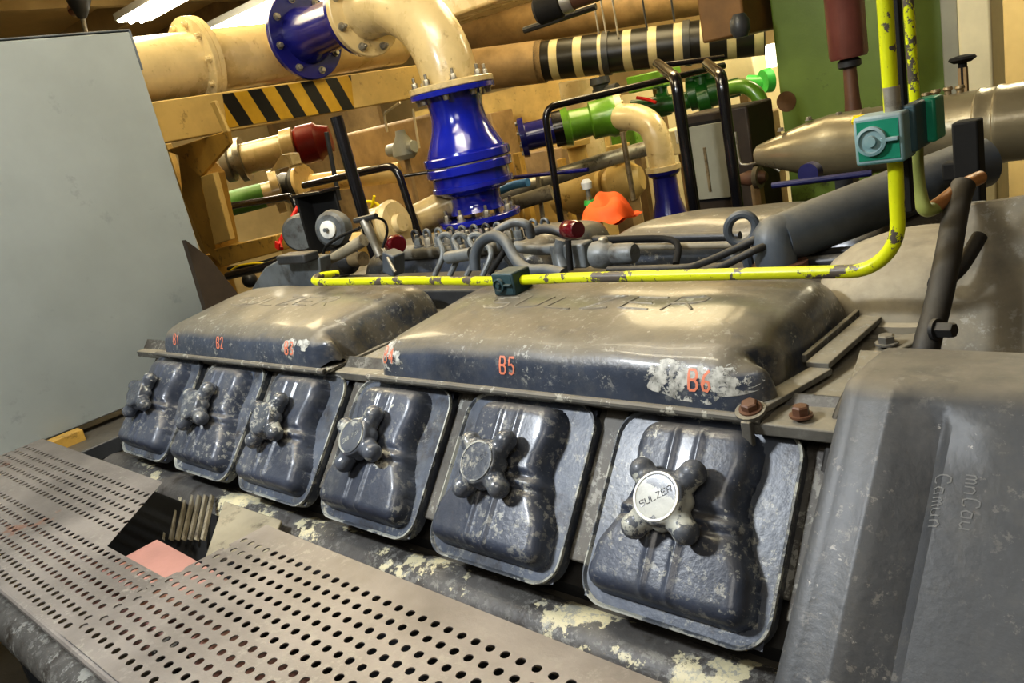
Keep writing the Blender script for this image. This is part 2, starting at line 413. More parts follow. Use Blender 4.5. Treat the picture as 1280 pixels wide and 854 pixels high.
# ---- one inspection cover
def rrect(w, h, r, n=8, cx=0, cy=0):
    P = []
    for (sx, sy, a) in ((1,1,0),(-1,1,90),(-1,-1,180),(1,-1,270)):
        for k in range(n+1):
            t = math.radians(a+90*k/n); P.append((cx+sx*(w/2-r)+r*math.cos(t), cy+sy*(h/2-r)+r*math.sin(t)))
    return P
def halfw(v):
    ks = [(0,.44),(.22,.42),(.45,.335),(.6,.288),(.82,.318),(1,.30)]
    for (a, x), (b, y) in zip(ks, ks[1:]):
        if v <= b:
            t = (v-a)/(b-a); t = t*t*(3-2*t); return (x+(y-x)*t)*HW
    return ks[-1][1]*HW
def sst(x): x = max(0, min(1, x)); return x*x*(3-2*x)
def bulge_h(x, y):
    """height of the pressed bulge at local x (0 centre), y (0..HH)"""
    v0, v1 = .075*HH, .945*HH
    if not v0 <= y <= v1: return 0
    v = (y-v0)/(v1-v0); hw = halfw(v)
    r = .032; ex = hw-abs(x); ey = min(y-v0, v1-y)
    if ex <= 0: return 0
    if ex < r and ey < r:
        d = r-math.hypot(r-ex, r-ey)
    else: d = min(ex, ey)
    if d <= 0: return 0
    t = min(1, d/.027)
    hgt = .050*math.sqrt(max(0, 1-(1-t)**2.2))
    hgt *= 1-.16*(abs(x)/hw)**2
    # two upright ribs and two cross grooves at the waist
    for cx_ in (-.021,.021):
        hgt += .0055*math.exp(-((x-cx_)/.0048)**2)*sst(d/.02)
    if abs(x) > .028:
        k = sst((abs(x)-.028)/.012)
        for cy_ in (.53,.455): hgt -= .007*k*math.exp(-((y/HH-cy_)/.018)**2)*sst(d/.02)
        hgt += .003*k*math.exp(-((y/HH-.49)/.015)**2)
    return hgt
def loft_plate(poly_lo_hi):
    mb = MB(); n = len(poly_lo_hi[0][1]); vs = []; fs = []
    for z, P in poly_lo_hi: vs += [V(x, y, z) for x, y in P]
    for i in range(len(poly_lo_hi)-1):
        for k in range(n): fs.append((i*n+k, i*n+(k+1)%n, (i+1)*n+(k+1)%n, (i+1)*n+k))
    fs += [tuple(reversed(range(n))), tuple(range((len(poly_lo_hi)-1)*n, len(poly_lo_hi)*n))]
    return mb.add(vs, fs)

numbers = ['B6','B5','B4','B3','B2','B1']
hatch_labels = [
 'nearest inspection cover with a worn silvery star knob, below the painted B6',
 'grey inspection cover with a star knob, below the painted B5',
 'inspection cover with a turned star knob, below the painted B4',
 'blue-grey inspection cover below the painted B3 at the right end of the far rocker cover',
 'small looking inspection cover below the painted B2, second from the grey cabinet',
 'farthest inspection cover, next to the grey cabinet, its knob overlapping the cabinet']
def make_hatch():
    t = thing('inspection_cover', hatch_labels[0], 'engine cover', (0,0,0), 'inspection covers along the engine side')
    cx, cy = 0, HH/2
    P = lambda g, r: rrect(HW-2*g, HH-2*g, r, 8, cx, cy)
    mesh_obj('cover_plate', loft_plate([(-.022,P(.004,.047)),(.002,P(.001,.05)),(.004,P(.003,.048))]), 'plate', t)
    # raised worn lip
    vs = []; fs = []; rings = [(.003,P(0,.051)),(.009,P(.0005,.05)),(.0095,P(.0035,.047)),(.0035,P(.007,.044))]; n = len(rings[0][1])
    for z, Q in rings: vs += [V(x,y,z) for x, y in Q]
    for i in range(3):
        for k in range(n): fs.append((i*n+k, i*n+(k+1)%n, (i+1)*n+(k+1)%n, (i+1)*n+k))
    mesh_obj('lip', MB().add(vs, fs), 'lip', t)
    nx, ny = 76, 76
    def fn(a, b):
        x = (a-.5)*HW*.94; y = (.03+.94*b)*HH
        return V(x, y, .0035+bulge_h(x, y)-(.004 if bulge_h(x, y) == 0 else 0))
    mesh_obj('pressed_bulge', MB().grid(fn, nx, ny), 'hatch', t, ang=60)
    # hub below knob
    kc = V(-.002, .535*HH, .045)
    mesh_obj('hub', MB().lathe([(0,.022),(.02,.02),(.03,.026)], kc, (0,0,1), 24), 'knob', t)
    return t, kc
def star_mesh():
    """four lobed handwheel: body and arms fused into one skin"""
    me = bpy.data.meshes.new('star'); mb = MB()
    mb.lathe([(-.012,.028),(-.004,.038),(.010,.0415),(.022,.040),(.0255,.036)], (0,0,0), (0,0,1), 32)
    for k in range(4):
        a = PI/4+k*PI/2; d = V(math.cos(a), math.sin(a), 0)
        mb.tube([d*.012+V(0,0,.001), d*.042+V(0,0,.002), d*.056+V(0,0,.003)], [.024,.0205,.0178], 16)
        a2 = a+PI/4; d2 = V(math.cos(a2), math.sin(a2), 0); mb.ball(d2*.030+V(0,0,-.001), .0165, 14)
        mb.ball(d*.058+V(0,0,.003), .0200, 18, (1,1,1.05))
    me.from_pydata(mb.v, [], mb.f)
    bm = bmesh.new(); bm.from_mesh(me); bmesh.ops.recalc_face_normals(bm, faces=bm.faces); bm.to_mesh(me); bm.free()
    o = bpy.data.objects.new('tmp', me); C.objects.link(o)
    r = o.modifiers.new('r', 'REMESH'); r.mode = 'VOXEL'; r.voxel_size = .0019
    s = o.modifiers.new('s', 'SMOOTH'); s.factor = .7; s.iterations = 12
    dg = bpy.context.evaluated_depsgraph_get(); ev = o.evaluated_get(dg)
    out = bpy.data.meshes.new_from_object(ev); C.objects.unlink(o); bpy.data.objects.remove(o)
    for p in out.polygons: p.use_smooth = True
    return out
STAR = star_mesh()
def make_knob(parent, kc, rot, mat):
    k = bpy.data.objects.new('star_knob', STAR.copy()); C.objects.link(k); k.parent = parent; k.location = kc+V(0,0,.030); k.rotation_euler = (0,0,rot)
    k.data.materials.clear(); k.data.materials.append(M[mat]); k['_w'] = (0,0,0)
    return k
def disc_parts(k, rot_letters, ringmat):
    mb = MB(); n = 40; rings = [(.0225,.0370),(.0265,.0358),(.0265,.0328),(.0240,.0318)]
    vs = [V(r*math.cos(2*PI*i/n), r*math.sin(2*PI*i/n), z) for z, r in rings for i in range(n)]
    fs = [(j*n+i, j*n+(i+1)%n, (j+1)*n+(i+1)%n, (j+1)*n+i) for j in range(3) for i in range(n)]
    mesh_obj('emblem_ring', MB().add(vs, fs), ringmat, k)
    st, wd = text_strokes('SULZER', .0066, .009, .0026)
    ca, sa = math.cos(rot_letters), math.sin(rot_letters); tb = MB()
    for s_ in st:
        tb.tube([V((x-wd/2)*ca-(y-.0045)*sa, (x-wd/2)*sa+(y-.0045)*ca, .0250) for x, y in s_], .0011, 5)
    mesh_obj('raised_lettering', tb, 'hatch' if ringmat == 'white' else ringmat, k)
proto, KC = make_hatch()
rots = [.10, .16, .42, .34, .30, .36]
eul = (PI/2-TH, 0, 0)
hatches = []
for i in range(6):
    loc = hp(HW/2-PW*i, -HH, 0)
    hatches.append(proto if i == 0 else copy_thing(proto, hatch_labels[i]))
    h = hatches[-1]; h.location = loc; h.rotation_euler = eul
for i, h in enumerate(hatches):
    k = make_knob(h, KC, rots[i], 'knobworn' if i == 0 else 'knob')
    if i < 3: disc_parts(k, .62-rots[i], 'lip' if i else 'white')
for h in hatches[1:]:
    pass

# ---- rocker covers
CY0, CZ0, CW, CL = .960, -.488, .435, .905
def interp(K, t):
    for (a, x), (b, y) in zip(K, K[1:]):
        if t <= b: return x+(y-x)*(0 if b == a else (t-a)/(b-a))
    return K[-1][1]
def bspl(K, n):
    """resample a polyline smoothly (Catmull)"""
    out = []
    for i in range(len(K)-1):
        p0 = K[max(i-1,0)]; p1 = K[i]; p2 = K[i+1]; p3 = K[min(i+2,len(K)-1)]
        for k in range(n):
            t = k/n
            out.append(tuple(.5*((2*p1[j])+(p2[j]-p0[j])*t+(2*p0[j]-5*p1[j]+4*p2[j]-p3[j])*t*t+(3*p1[j]-p0[j]-3*p2[j]+p3[j])*t**3) for j in (0,1)))
    return out+[K[-1]]
def make_cover(name, label, x0, dent, mirror=False, y0=CY0, mat='cover'):
    prof = bspl([(0,0),(.003,.03),(.012,.062),(.034,.086),(.075,.099),(.16,.110),(.26,.119),(.33,.117),(.385,.095),(.415,.055),(.427,0)], 4)
    ends = bspl([(0,0),(.006,.3),(.022,.58),(.055,.80),(.10,.93),(.16,.99),(.22,1)], 4)
    xs = [(e[0], min(1, max(0, e[1]))) for e in ends]
    rends = [(min(.22, e[0]), min(1, max(0, e[1]))) for e in bspl([(0,0),(.004,.36),(.012,.64),(.034,.86),(.07,.95),(.12,.99),(.22,1)], 4)]
    mid = [(.22+(CL-.44)*k/24, 1) for k in range(1, 24)]
    xs = xs+mid+[(CL-e[0], e[1]) for e in reversed(rends)]
    t = thing(name, label, 'engine cover', (x0+CL/2, y0+CW/2, CZ0))
    vs = []; fs = []; ny = len(prof)
    rnd = random.Random(3)
    for x, e in xs:
        for (y, z) in prof:
            yy = y if not mirror else CW-y
            # squeeze plan corners
            ed = min(x, CL-x); ins = .05*max(0, 1-ed/.07)**2
            yc = .2135; ys_ = yc+(y-yc)*(1-ins/.2135)
            if mirror: ys_ = CW-ys_
            p = V(x0+x, y0+ys_, CZ0+z*e)
            if dent:
                # crumpled front corner at the right end
                d = math.exp(-(((x-(CL-.005))/.035)**2))*(math.exp(-((y-.048)/.022)**2)*sst(z/.02)*(1 if z < .075 else max(0, 1-(z-.075)/.03)) + .28*math.exp(-((y-.15)/.06)**2))
                p += V(-.038, .0, 0)*d
                pass
                d3 = math.exp(-(((x-(CL-.012))/.02)**2+((y-.008)/.02)**2)); p += V(.012,-.004,.02)*d3
            p += V(0,0,.0016*math.sin(x*31+y*17)*min(1, z*12))
            vs.append(p)
    n = len(xs)
    for i in range(n-1):
        for j in range(ny-1): fs.append((i*ny+j, i*ny+j+1, (i+1)*ny+j+1, (i+1)*ny+j))
    body = mesh_obj('cover_shell', MB().add(vs, fs), mat, t, ang=50)
    # base flange with a rolled front edge
    fl = MB(); ff = .006
    P = [(x0-ff, y0-ff), (x0+CL+ff*.6, y0-ff), (x0+CL+ff*.6, y0+CW+ff), (x0-ff, y0+CW+ff)]
    fl.prism([V(a,b,CZ0-.006) for a, b in P], (0,0,.009))
    fl.tube([V(x0-ff,y0-ff+.004,CZ0+.002), V(x0+CL+ff*.6,y0-ff+.004,CZ0+.002)], .0075, 10)
    mesh_obj('base_flange', fl, 'coverlip', t, .002)
    return t, body
near, nb = make_cover('rocker_cover', 'large dusty rocker cover with embossed lettering, painted B4 B5 B6 on its front', -1.405, True)
far_, fb = make_cover('rocker_cover', 'smaller looking dusty rocker cover beside the grey cabinet, painted B1 B2 B3', -2.485, True)
def cover_text(t, body, x0, names, xs_):
    b = bvh_of(body)
    st, wd = text_strokes('SULZER', .062, .052, .026, .25)
    mesh_obj('embossed_lettering', decal(b, st, (x0+CL*.5-wd/2+.02, CY0+.165, 0), (1,0,0), (0,1,0), (0,0,-1), .0056, -.0008, True), 'emboss', t)
    st2 = [[(-.01,-.012),(wd+.02,-.012)]]
    for nm, xx, s in zip(names, xs_, (1.2,1.2,1.2)):
        st, wd = text_strokes(nm, .0115*s, .024*s, .0065*s)
        mb = decal(b, st, (xx-wd/2, 0, CZ0+.036), (1,0,0), (0,0,1), (0,1,0), .0044, .0011)
        mesh_obj('painted_number', mb, 'letter', t, flip=False)
cover_text(near, nb, -1.405, ['B4','B5','B6'], [-1.335,-.985,-.592])
cover_text(far_, fb, -2.485, ['B1','B2','B3'], [-2.34,-2.07,-1.72])
# paint patches behind B6 and B4, and at the right end of the far cover
def patch(body, t, x, z, w, h, seed, name='worn_patch', d=(0,1,0)):
    b = bvh_of(body); rnd = random.Random(seed); mb = MB(); n = 46; ph = [rnd.uniform(0,6.28) for _ in range(6)]
    def R(a): return 1+.16*math.sin(2*a+ph[0])+.12*math.sin(3*a+ph[1])+.08*math.sin(5*a+ph[2])+.05*math.sin(9*a+ph[3])
    vs = []; cols = 6; ok = True
    for j in range(cols+1):
        for k in range(n):
            a = 2*PI*k/n; r = R(a)*j/cols
            q = V(x+math.cos(a)*w*r, 0, z+math.sin(a)*h*r) if d[1] else V(x+math.cos(a)*w*r, z+math.sin(a)*h*r, .3)
            hh = b.ray_cast(q, Vector(d))
            if hh[0] is None: vs.append(V(9+k,j,0)); continue
            nn = hh[1] if hh[1].dot(Vector(d)) < 0 else -hh[1]
            vs.append(hh[0]+nn*.0006)
    fs = [f for f in [(j*n+k, j*n+(k+1)%n, (j+1)*n+(k+1)%n, (j+1)*n+k) for j in range(cols) for k in range(n)] if max((vs[a]-vs[b]).length for a in f for b in f) < .03]
    mesh_obj(name, MB().add(vs, fs), 'worn', t, flip=False)
patch(nb, near, -.595, CZ0+.047, .085, .032, 4)
patch(nb, near, -1.335, CZ0+.050, .055, .030, 5)
patch(fb, far_, -1.72, CZ0+.05, .035, .02, 6)
patch(fb, far_, -1.66, CZ0+.06, .02, .015, 8)

# clamping strip at the right end of the near cover, with rusty bolts
t = thing('clamp_strip', 'long dusty clamping strip with rusty bolts at the right end of the large rocker cover', 'metal strip', (-.46,1.15,-.487))
def strip(pts, w, h, mat, name, root=None):
    mb = MB()
    for a, b in zip(pts, pts[1:]):
        a = Vector(a); b = Vector(b); d = (b-a).normalized(); s = V(d.y,-d.x,0).normalized()*w/2
        mb.prism([a-s, a+s, b+s, b-s], (0,0,h))
    return mesh_obj(name, mb, mat, root, .0015)
strip([(-.517,.965,-.484),(-.468,1.12,-.476)], .034, .010, 'dustplate', 'strip', t)
strip([(-.474,1.115,-.468),(-.462,1.30,-.462),(-.458,1.40,-.460)], .036, .010, 'dustplate', 'strip', t)
strip([(-.500,1.13,-.466),(-.482,1.39,-.455)], .008, .014, 'dustplate', 'strip_edge', t)
mesh_obj('bolt', bolt_mb(V(-.514,.965,-.474), (0,-.3,1), .0125, .013), 'rust', t)
mesh_obj('end_ear', MB().lathe([(0,.022),(.006,.022)], V(-.514,.965,-.480), (0,-.3,1), 18), 'dustplate', t)
mesh_obj('bolt', bolt_mb(V(-.468,1.37,-.452), (0,0,1), .009, .012), 'dustplate', t)
mesh_obj('hook_tab', MB().box2((-.52,.940,-.53),(-.505,.952,-.484)), 'dustplate', t, .002)

# ================================================================== RIGHT FOREGROUND CASING
t = thing('end_casing', 'broad dusty grey sheet casing with an upright ridge in the right foreground', 'engine casing', (-.2,.9,-1.6))
bx = lambda x, s, n: V(x, .927, -.418)+VU*s+VN*n     # face frame, s downward negative
prof = [(-.367,-.05),(-.366,-.004),(-.360,.0),(-.345,.0015),(-.318,.001),(-.309,.006),(-.302,.006),(-.288,-.001),(-.262,-.012),(-.250,-.018),(-.243,-.012),(-.236,-.003),(-.19,0),(.10,0),(.35,0)]
vs = []; ss = [0.03,.0,-.012,-.03]+[-.03-.06*k for k in range(1, 12)]
top = []
def face(x, n, s):
    k = 1.0
    if s > -.05 and n < -.002 and x > -.33: k = max(0, min(1, (-.012-s)/.03))
    nn = n*k if x > -.33 else n
    return V(x-.0, .927, -.418)+VU*s+VN*nn+V(-.16*(-s)*.35 if x < -.2 else 0, 0, 0)*.9
rows = []
for s in ss[1:]: rows.append([face(x, n, s) for x, n in prof])
# top bends back to a nearly flat shelf
for (dy, dz) in ((.012,.007),(.03,.009),(.09,.006),(.16,.0),(.19,-.03)):
    rows.insert(0, [V(x, .927+dy, -.418+dz+(n if x < -.364 else 0)) for x, n in prof])
n = len(prof); vs = [p for r in rows for p in r]; fs = [(j*n+i, j*n+i+1, (j+1)*n+i+1, (j+1)*n+i) for j in range(len(rows)-1) for i in range(n-1)]
shell = mesh_obj('casing_shell', MB().add(vs, fs), 'casing', t, ang=40)
mesh_obj('side_flange', MB().prism([face(-.372,-.052,-.02), face(-.372,-.052,-.66), face(-.372,-.06,-.66), face(-.372,-.06,-.02)], (.03,0,0)), 'block', t, .002)
b = bvh_of(shell)
st, wd = text_strokes('Camun', .009, .018, .004)
o_ = face(-.245,0,-.088)
mesh_obj('chalk_writing', decal(b, st, o_, -VU, (1,0,0), -VN, .0016, .0006), 'chalk', t, flip=False)
st, wd = text_strokes('mnCau', .009, .017, .004)
mesh_obj('chalk_writing', decal(b, st, face(-.213,0,-.085), -VU, (1,0,0), -VN, .0015, .0006), 'chalk', t, flip=False)

# rounded housing behind
t = thing('turbo_housing', 'smooth dusty tan rounded housing behind the yellow pipe bend', 'housing', (-.35,1.6,-.47))
mb = MB()
cH = aty(1160, 372, 1.50)
mb.lathe([(0,.20),(.012,.20),(.015,.185),(.05,.178),(.08,.158),(.103,.125),(.118,.08),(.124,.03),(.125,.001)], V(cH.x,cH.y,cH.z), (0,0,1), 56)
mesh_obj('dome', mb, 'dome', t)
mesh_obj('dome_skirt', MB().lathe([(-.03,.215),(-.004,.215),(0,.21)], V(cH.x,cH.y,cH.z), (0,0,1), 56), 'dustplate', t)

# slab right of the hose
mb = MB().prism([aty(1172,450,1.27), aty(1300,470,1.27), aty(1300,240,1.45), aty(1205,255,1.45), aty(1190,300,1.42)], (.01,.03,-.01))
solo('side_slab', mb, 'dustplate', 'sloping dusty grey plate at the right edge behind the black hose', 'plate', bevel=.004)

# hoses on the right
def hose(name, pts, rpx, mat, label, cat='hose', seg=14, group=None, sm=6, solo_=True, root=None):
    P = [aty(*p) for p in pts]; r = rad(rpx, P[0])
    mb = MB().tube(P, r, seg, sm)
    if root is not None: return mesh_obj(name, mb, mat, root)
    return solo(name, mb, mat, label, cat, group)
t = thing('black_hose', 'thick black hose hanging beside the sloping plate and curling round the deck plate edge', 'hose', aty(1165,420,1.25))
mesh_obj('hose_body', MB().tube([aty(*p) for p in [(1204,232,1.42),(1196,258,1.38),(1184,325,1.28),(1171,385,1.22),(1160,425,1.18),(1150,470,1.15)]], .0185, 16, 6), 'rubber', t)
mesh_obj('thin_cable', MB().tube([aty(*p) for p in [(1155,432,1.24),(1130,447,1.2),(1095,465,1.12),(1065,487,1.05),(1048,520,1.0),(1040,552,.98),(1033,590,.96)]], .0075, 10, 6), 'rubber', t)
mesh_obj('clip', bolt_mb(aty(1168,412,1.17), (.9,-.3,.1), .012, .03), 'rubber', t)
hose('black_hose', [(1225,295,1.38),(1200,335,1.33),(1178,352,1.31),(1163,350,1.31)], 9, 'rubber', 'short black hose crossing behind the thick hanging hose')
solo('rubber_block', MB().box(aty(1152,470,1.16), (.06,.05,.055)), 'black', 'small black rubber lump in the gap behind the right casing', 'rubber block', bevel=.01)
t = thing('cable_bracket', 'black angled bracket at the far right edge beside the teal clamp', 'bracket', aty(1205,210,1.75))
mesh_obj('upright', MB().box(aty(1212,215,1.75), (.045,.05,.20)), 'black', t, .004)
mesh_obj('arm', MB().box(aty(1198,212,1.75), (.05,.04,.035)), 'black', t, .004)
mesh_obj('foot', MB().box(aty(1210,275,1.6), (.06,.05,.06)), 'grey', t, .006)

# ================================================================== YELLOW PIPE
YY, YZ = 1.215, -.343
t = thing('yellow_pipe', 'bright yellow pipe with chipped paint running over the rocker covers and bending upward', 'pipe', (-1.1,YY,YZ))
xb = -.375; Rb = .075
pts = [V(-1.90,YY,YZ+.004), V(-1.5,YY,YZ+.002), V(-1.2,YY,YZ-.004), V(-1.0,YY,YZ), V(xb-Rb-.1,YY,YZ)]
pts += arc((xb-Rb,YY,YZ+Rb), -PI/2, 0, Rb, (1,0,0), (0,0,1), 10)
pts += [V(xb+.002,YY,-.2), V(xb+.004,YY,.02), V(xb+.004,YY,.45)]
mesh_obj('pipe_run', MB().tube(pts, .0106, 20, 0), 'yellow', t)
mesh_obj('end_bend', MB().tube([V(-1.90,YY,YZ+.004), V(-1.93,YY+.01,YZ+.006), V(-1.945,YY+.04,YZ+.01), V(-1.945,YY+.1,YZ+.0)], .0106, 16, 5), 'yellow', t)
pz = aty(1105,128,YY).z
mesh_obj('bare_sleeve', MB().tube([V(xb+.004,YY,pz-.03), V(xb+.004,YY,pz+.02)], .0114, 20), 'steel', t)
t = thing('yellow_pipe', 'thin yellow pipe standing behind the thick one, above the teal clamp', 'pipe', aty(1140,130,1.33))
a = aty(1144,135,1.33); mesh_obj('pipe_run', MB().tube([a, V(a.x,a.y,.5)], .0075, 12), 'yellow', t)
a2 = aty(1150,225,1.33)
mesh_obj('lower_bend', MB().tube([a, aty(1145,205,1.33), aty(1149,240,1.33), aty(1157,262,1.33), aty(1172,258,1.36)], .011, 14, 6), 'yellowgreen', t)
mesh_obj('copper_end', MB().tube([aty(1163,262,1.345), aty(1178,252,1.37), aty(1204,232,1.44), aty(1225,222,1.5)], .0115, 14, 3), 'copper', t)
a = aty(1133,240,1.27)
solo('support_bar', MB().box2((a.x-.009,a.y-.008,a.z-.03),(a.x+.009,a.y+.008,.5)), 'black', 'flat black upright bar between the two yellow pipes', 'bar', bevel=.002)
# clamps
def clamp(name, label, c, w, d, h, mat, inner):
    t = thing(name, label, 'pipe clamp', c)
    c = Vector(c)
    mesh_obj('block', MB().box(c, (w,d,h)), mat, t, .004)
    mesh_obj('recess', MB().box(c+V(0,-d/2,0), (w*.84,.002,h*.8)), inner, t)
    y = c.y-d/2-.004
    mesh_obj('boss', MB().lathe([(0,h*.30),(.007,h*.30),(.008,h*.24),(.004,h*.22),(.004,h*.12),(.010,h*.11)], V(c.x-w*.12,y+.003,c.z), (0,-1,0), 28), mat, t)
    mesh_obj('rib', MB().box(V(c.x+w*.25,y,c.z), (w*.35,.008,h*.08)), mat, t, .001)
    return t
cc = aty(1097,174,YY-.02)
cl = clamp('pipe_clamp', 'dusty teal plastic clamp block gripping the upright yellow pipe', V(xb-.008,YY-.004,cc.z), .066, .055, .068, 'teal', 'tealgreen')
mesh_obj('rear_block', MB().box(V(xb+.030,YY+.075,cc.z+.008), (.030,.05,.062)), 'tealgreen', cl, .004)
mesh_obj('bridge', MB().box(V(xb+.024,YY+.035,cc.z+.006), (.018,.07,.066)), 'tealdk', cl, .004)
px_ = V(-1.165,YY,YZ-.004)
clamp('pipe_clamp', 'dark teal clamp block holding the level yellow pipe between the two rocker covers', px_, .062, .06, .05, 'tealdk', 'tealdk')
solo('clamp_post', MB().tube([V(-1.165,YY+.03,YZ-.04),V(-1.165,YY+.03,-.47)], [.008,.03], 12), 'grey', 'pale grey tapered post under the dark teal clamp', 'post')
t = thing('end_bracket', 'grey angular bracket at the left end of the yellow pipe', 'bracket', (-1.97,YY+.08,-.45))
mesh_obj('bracket_web', MB().prism([aty(310,368,1.4), aty(330,335,1.4), aty(352,322,1.4), aty(398,322,1.4), aty(402,368,1.4)], (0,.05,0)), 'grey', t, .006)
mesh_obj('bracket_top', MB().box(aty(372,322,1.38), (.16,.06,.03)), 'darkmetal', t, .006)

# ================================================================== VALLEY AND FAR BANK
mesh_obj('valley_bed', MB().box2((-2.72,1.42,-.55),(-.5,1.62,-.428)), 'darkmetal', eng, .006)
solo('valley_cover', MB().box2((-2.9,1.63,-.49),(-.3,1.69,-.445)), 'darkmetal', 'dark ledge running along the middle of the engine behind the yellow pipe', 'ledge', bevel=.01)
cv2, cb2 = make_cover('rocker_cover', 'dusty rocker cover of the far bank below the grey locker', -1.36, False, True, 1.72)
cv3, cb3 = make_cover('rocker_cover', 'dusty far bank rocker cover behind the maroon cap and the orange cloth', -2.44, False, True, 1.72)
mesh_obj('far_deck', MB().box2((-2.9,1.66,-.52),(-.3,2.3,-.494)), 'dustplate', eng)
solo('lube_pipe', MB().tube([aty(742,300,1.66), aty(925,295,1.66)], .011, 12), 'darkmetal', 'long dark pipe lying in front of the far rocker cover', 'pipe')
solo('lube_pipe', MB().tube([aty(742,310,1.62), aty(925,306,1.62)], .008, 12), 'tan', 'thin tan pipe below the long dark pipe at the far rocker cover', 'pipe')
# big grey-blue pipe with its elbow
t = thing('cooling_pipe', 'thick blue-grey pipe rising to the right over the engine with a stub elbow', 'pipe', aty(968,332,1.5))
a = aty(972,300,1.52); b_ = aty(1225,203,1.95); r = .054
d = (b_-a).normalized()
mesh_obj('pipe_run', MB().tube([a, a+d*.1, b_], [.050,.054,.056], 28), 'greypipe', t)
mesh_obj('elbow', MB().tube([aty(972,336,1.50), aty(968,312,1.50), aty(967,296,1.51), a+d*.03, a+d*.09], [.042,.040,.042,.046,.05], 24, 5), 'greypipe', t)
mesh_obj('elbow_flange', MB().lathe([(-.01,.055),(.01,.055)], aty(975,334,1.50), (0,0,1), 24), 'rust', t)
m_ = MB(); c_ = aty(927,286,1.50); 
P = arc(c_, 0, 2*PI, .030, (.93,.25,.1), (0,0,1), 28)
m_.tube(P, .0095, 10)
mesh_obj('lifting_eye', m_, 'greypipe', t)
mesh_obj('eye_stem', MB().tube([c_+V(0,0,-.03), c_+V(0.01,0,-.11)], .012, 10), 'greypipe', t)
hose('fuel_pipe', [(962,296,1.50),(945,299,1.48),(915,313,1.47),(880,328,1.48),(850,335,1.5),(760,337,1.52)], 5, 'rubber', 'upper of two dark hoses slanting into the lifting eye', 'hose')
hose('fuel_pipe', [(962,306,1.48),(945,312,1.45),(925,322,1.44),(900,334,1.44),(870,342,1.45)], 5, 'rubber', 'lower of two dark hoses slanting under the lifting eye', 'hose')
for (x, y, x2, y2, Y, r_, lb) in [(1000,318,1095,312,1.60,.010,'upper dark rail left of the dusty rounded housing'), (1000,330,1090,322,1.55,.014,'lower dark rail left of the dusty rounded housing')]:
    solo('rail_pipe', MB().tube([aty(x,y,Y), aty(x2,y2,Y)], r_, 12), 'darkmetal', lb, 'pipe')
# pumps and pipework
def fit(name, label, cat, px, py, Y, parts, mat='grey', group=None, ped=0, root=None):
    """a lathe fitting: parts = list of (name, axis, [(t, r)...] in px units, mat)"""
    o = aty(px, py, Y); s = dep(o)/F
    if root is not None:
        for nm, ax, pr, m_ in parts: mesh_obj(nm, MB().lathe([(a*s, b*s) for a, b in pr], o, ax, 24), m_ or mat, root)
        return root
    t = thing(name, label, cat, o, group)
    if ped: mesh_obj('pedestal', MB().box2((o.x-ped,o.y-ped,-1.6),(o.x+ped,o.y+ped,o.z-.02)), 'browntan', t)
    for nm, ax, pr, m_ in parts:
        mesh_obj(nm, MB().lathe([(a*s, b*s) for a, b in pr], o, ax, 24), m_ or mat, t)
    return t
fit('fuel_pump', 'grey cylindrical solenoid with a smooth barrel lying beside the yellow pipe', 'pump', 757,318,1.55, [
    ('pump_body', (1,0,0), [(-20,10),(-16,17),(0,18),(6,15),(12,12)], 'grey'), ('barrel', (1,0,0), [(12,12),(14,13),(40,13),(44,11)], 'grey'), ('cap', (0,0,1), [(0,6),(20,6),(22,4)], 'steel')])
solo('pump_housing', MB().box(aty(716,318,1.57), (.11,.05,.065)), 'grey', 'boxy grey pump housing left of the solenoid barrel', 'pump housing', bevel=.006)
fit('maroon_plug', 'shiny maroon cap in front of the far rocker cover', 'cap', 716,287,1.62, [('cap_shell', (.9,-.3,0), [(-16,10),(-13,12),(8,12),(12,10)], 'maroon')], 'maroon')
fit('maroon_plug', 'shiny maroon cap in front of the cream pipes at the left end of the engine', 'cap', 494,305,1.62, [('cap_shell', (.9,-.3,0), [(-16,9),(-13,11),(8,12),(12,10)], 'maroon')], 'maroon')
# row of small loops
for i in range(12):
    t_ = i/11; px = 519+(681-519)*t_; py = 294+(279-294)*t_; Y = 1.70
    c = aty(px, py, Y); s = dep(c)/F*5.6
    P = arc(c, -.6, PI+.5, s, (1,0,0), (0,0,1), 10); P = [P[0]+V(0,0,-s*2)]+P+[P[-1]+V(0,0,-s*1.2)]
    solo('pipe_loop', MB().tube(P, s*.36, 8), 'grey' if i % 3 else 'darkmetal', 'small bent pipe loop in the row in front of the blue valve', 'pipe loop', 'row of small bent pipe loops')
for i in range(11):
    t_ = i/10; px = 524+(650-524)*t_; py = 309+(300-309)*t_
    solo('pipe_stub', bolt_mb(aty(px, py, 1.66), (0,0,1), .013, .03, .01), 'steel' if i % 2 else 'grey', 'small nut and stud under the row of pipe loops', 'nut', 'row of small nuts under the pipe loops')
for i, (px, py) in enumerate([(556,304),(574,303),(594,301),(613,298)]):
    c = aty(px, py, 1.55)
    P = [aty(px-13+i,345,1.5), aty(px-2+i,318,1.53), aty(px-7,300,1.55), aty(px,293,1.56), aty(px+9,298,1.57), aty(px+12,312,1.58)]
    solo('injector_line', MB().tube(P, .0085, 10, 5), 'grey', 'arched grey injector line behind the dark teal clamp', 'pipe', 'arched injector lines behind the clamp')
hose('grey_hose', [(594,338,1.45),(594,318,1.46),(602,302,1.47),(618,295,1.47),(632,303,1.46),(645,325,1.44),(660,337,1.42),(684,338,1.42),(705,343,1.41)], 7, 'greypipe', 'fat grey hose arching over and along the back of the yellow pipe', 'hose')
hose('grey_hose', [(618,292,1.5),(628,284,1.52),(645,278,1.54),(660,282,1.55),(664,296,1.56)], 5.5, 'grey', 'short grey hose curling above the fat arched hose', 'hose')
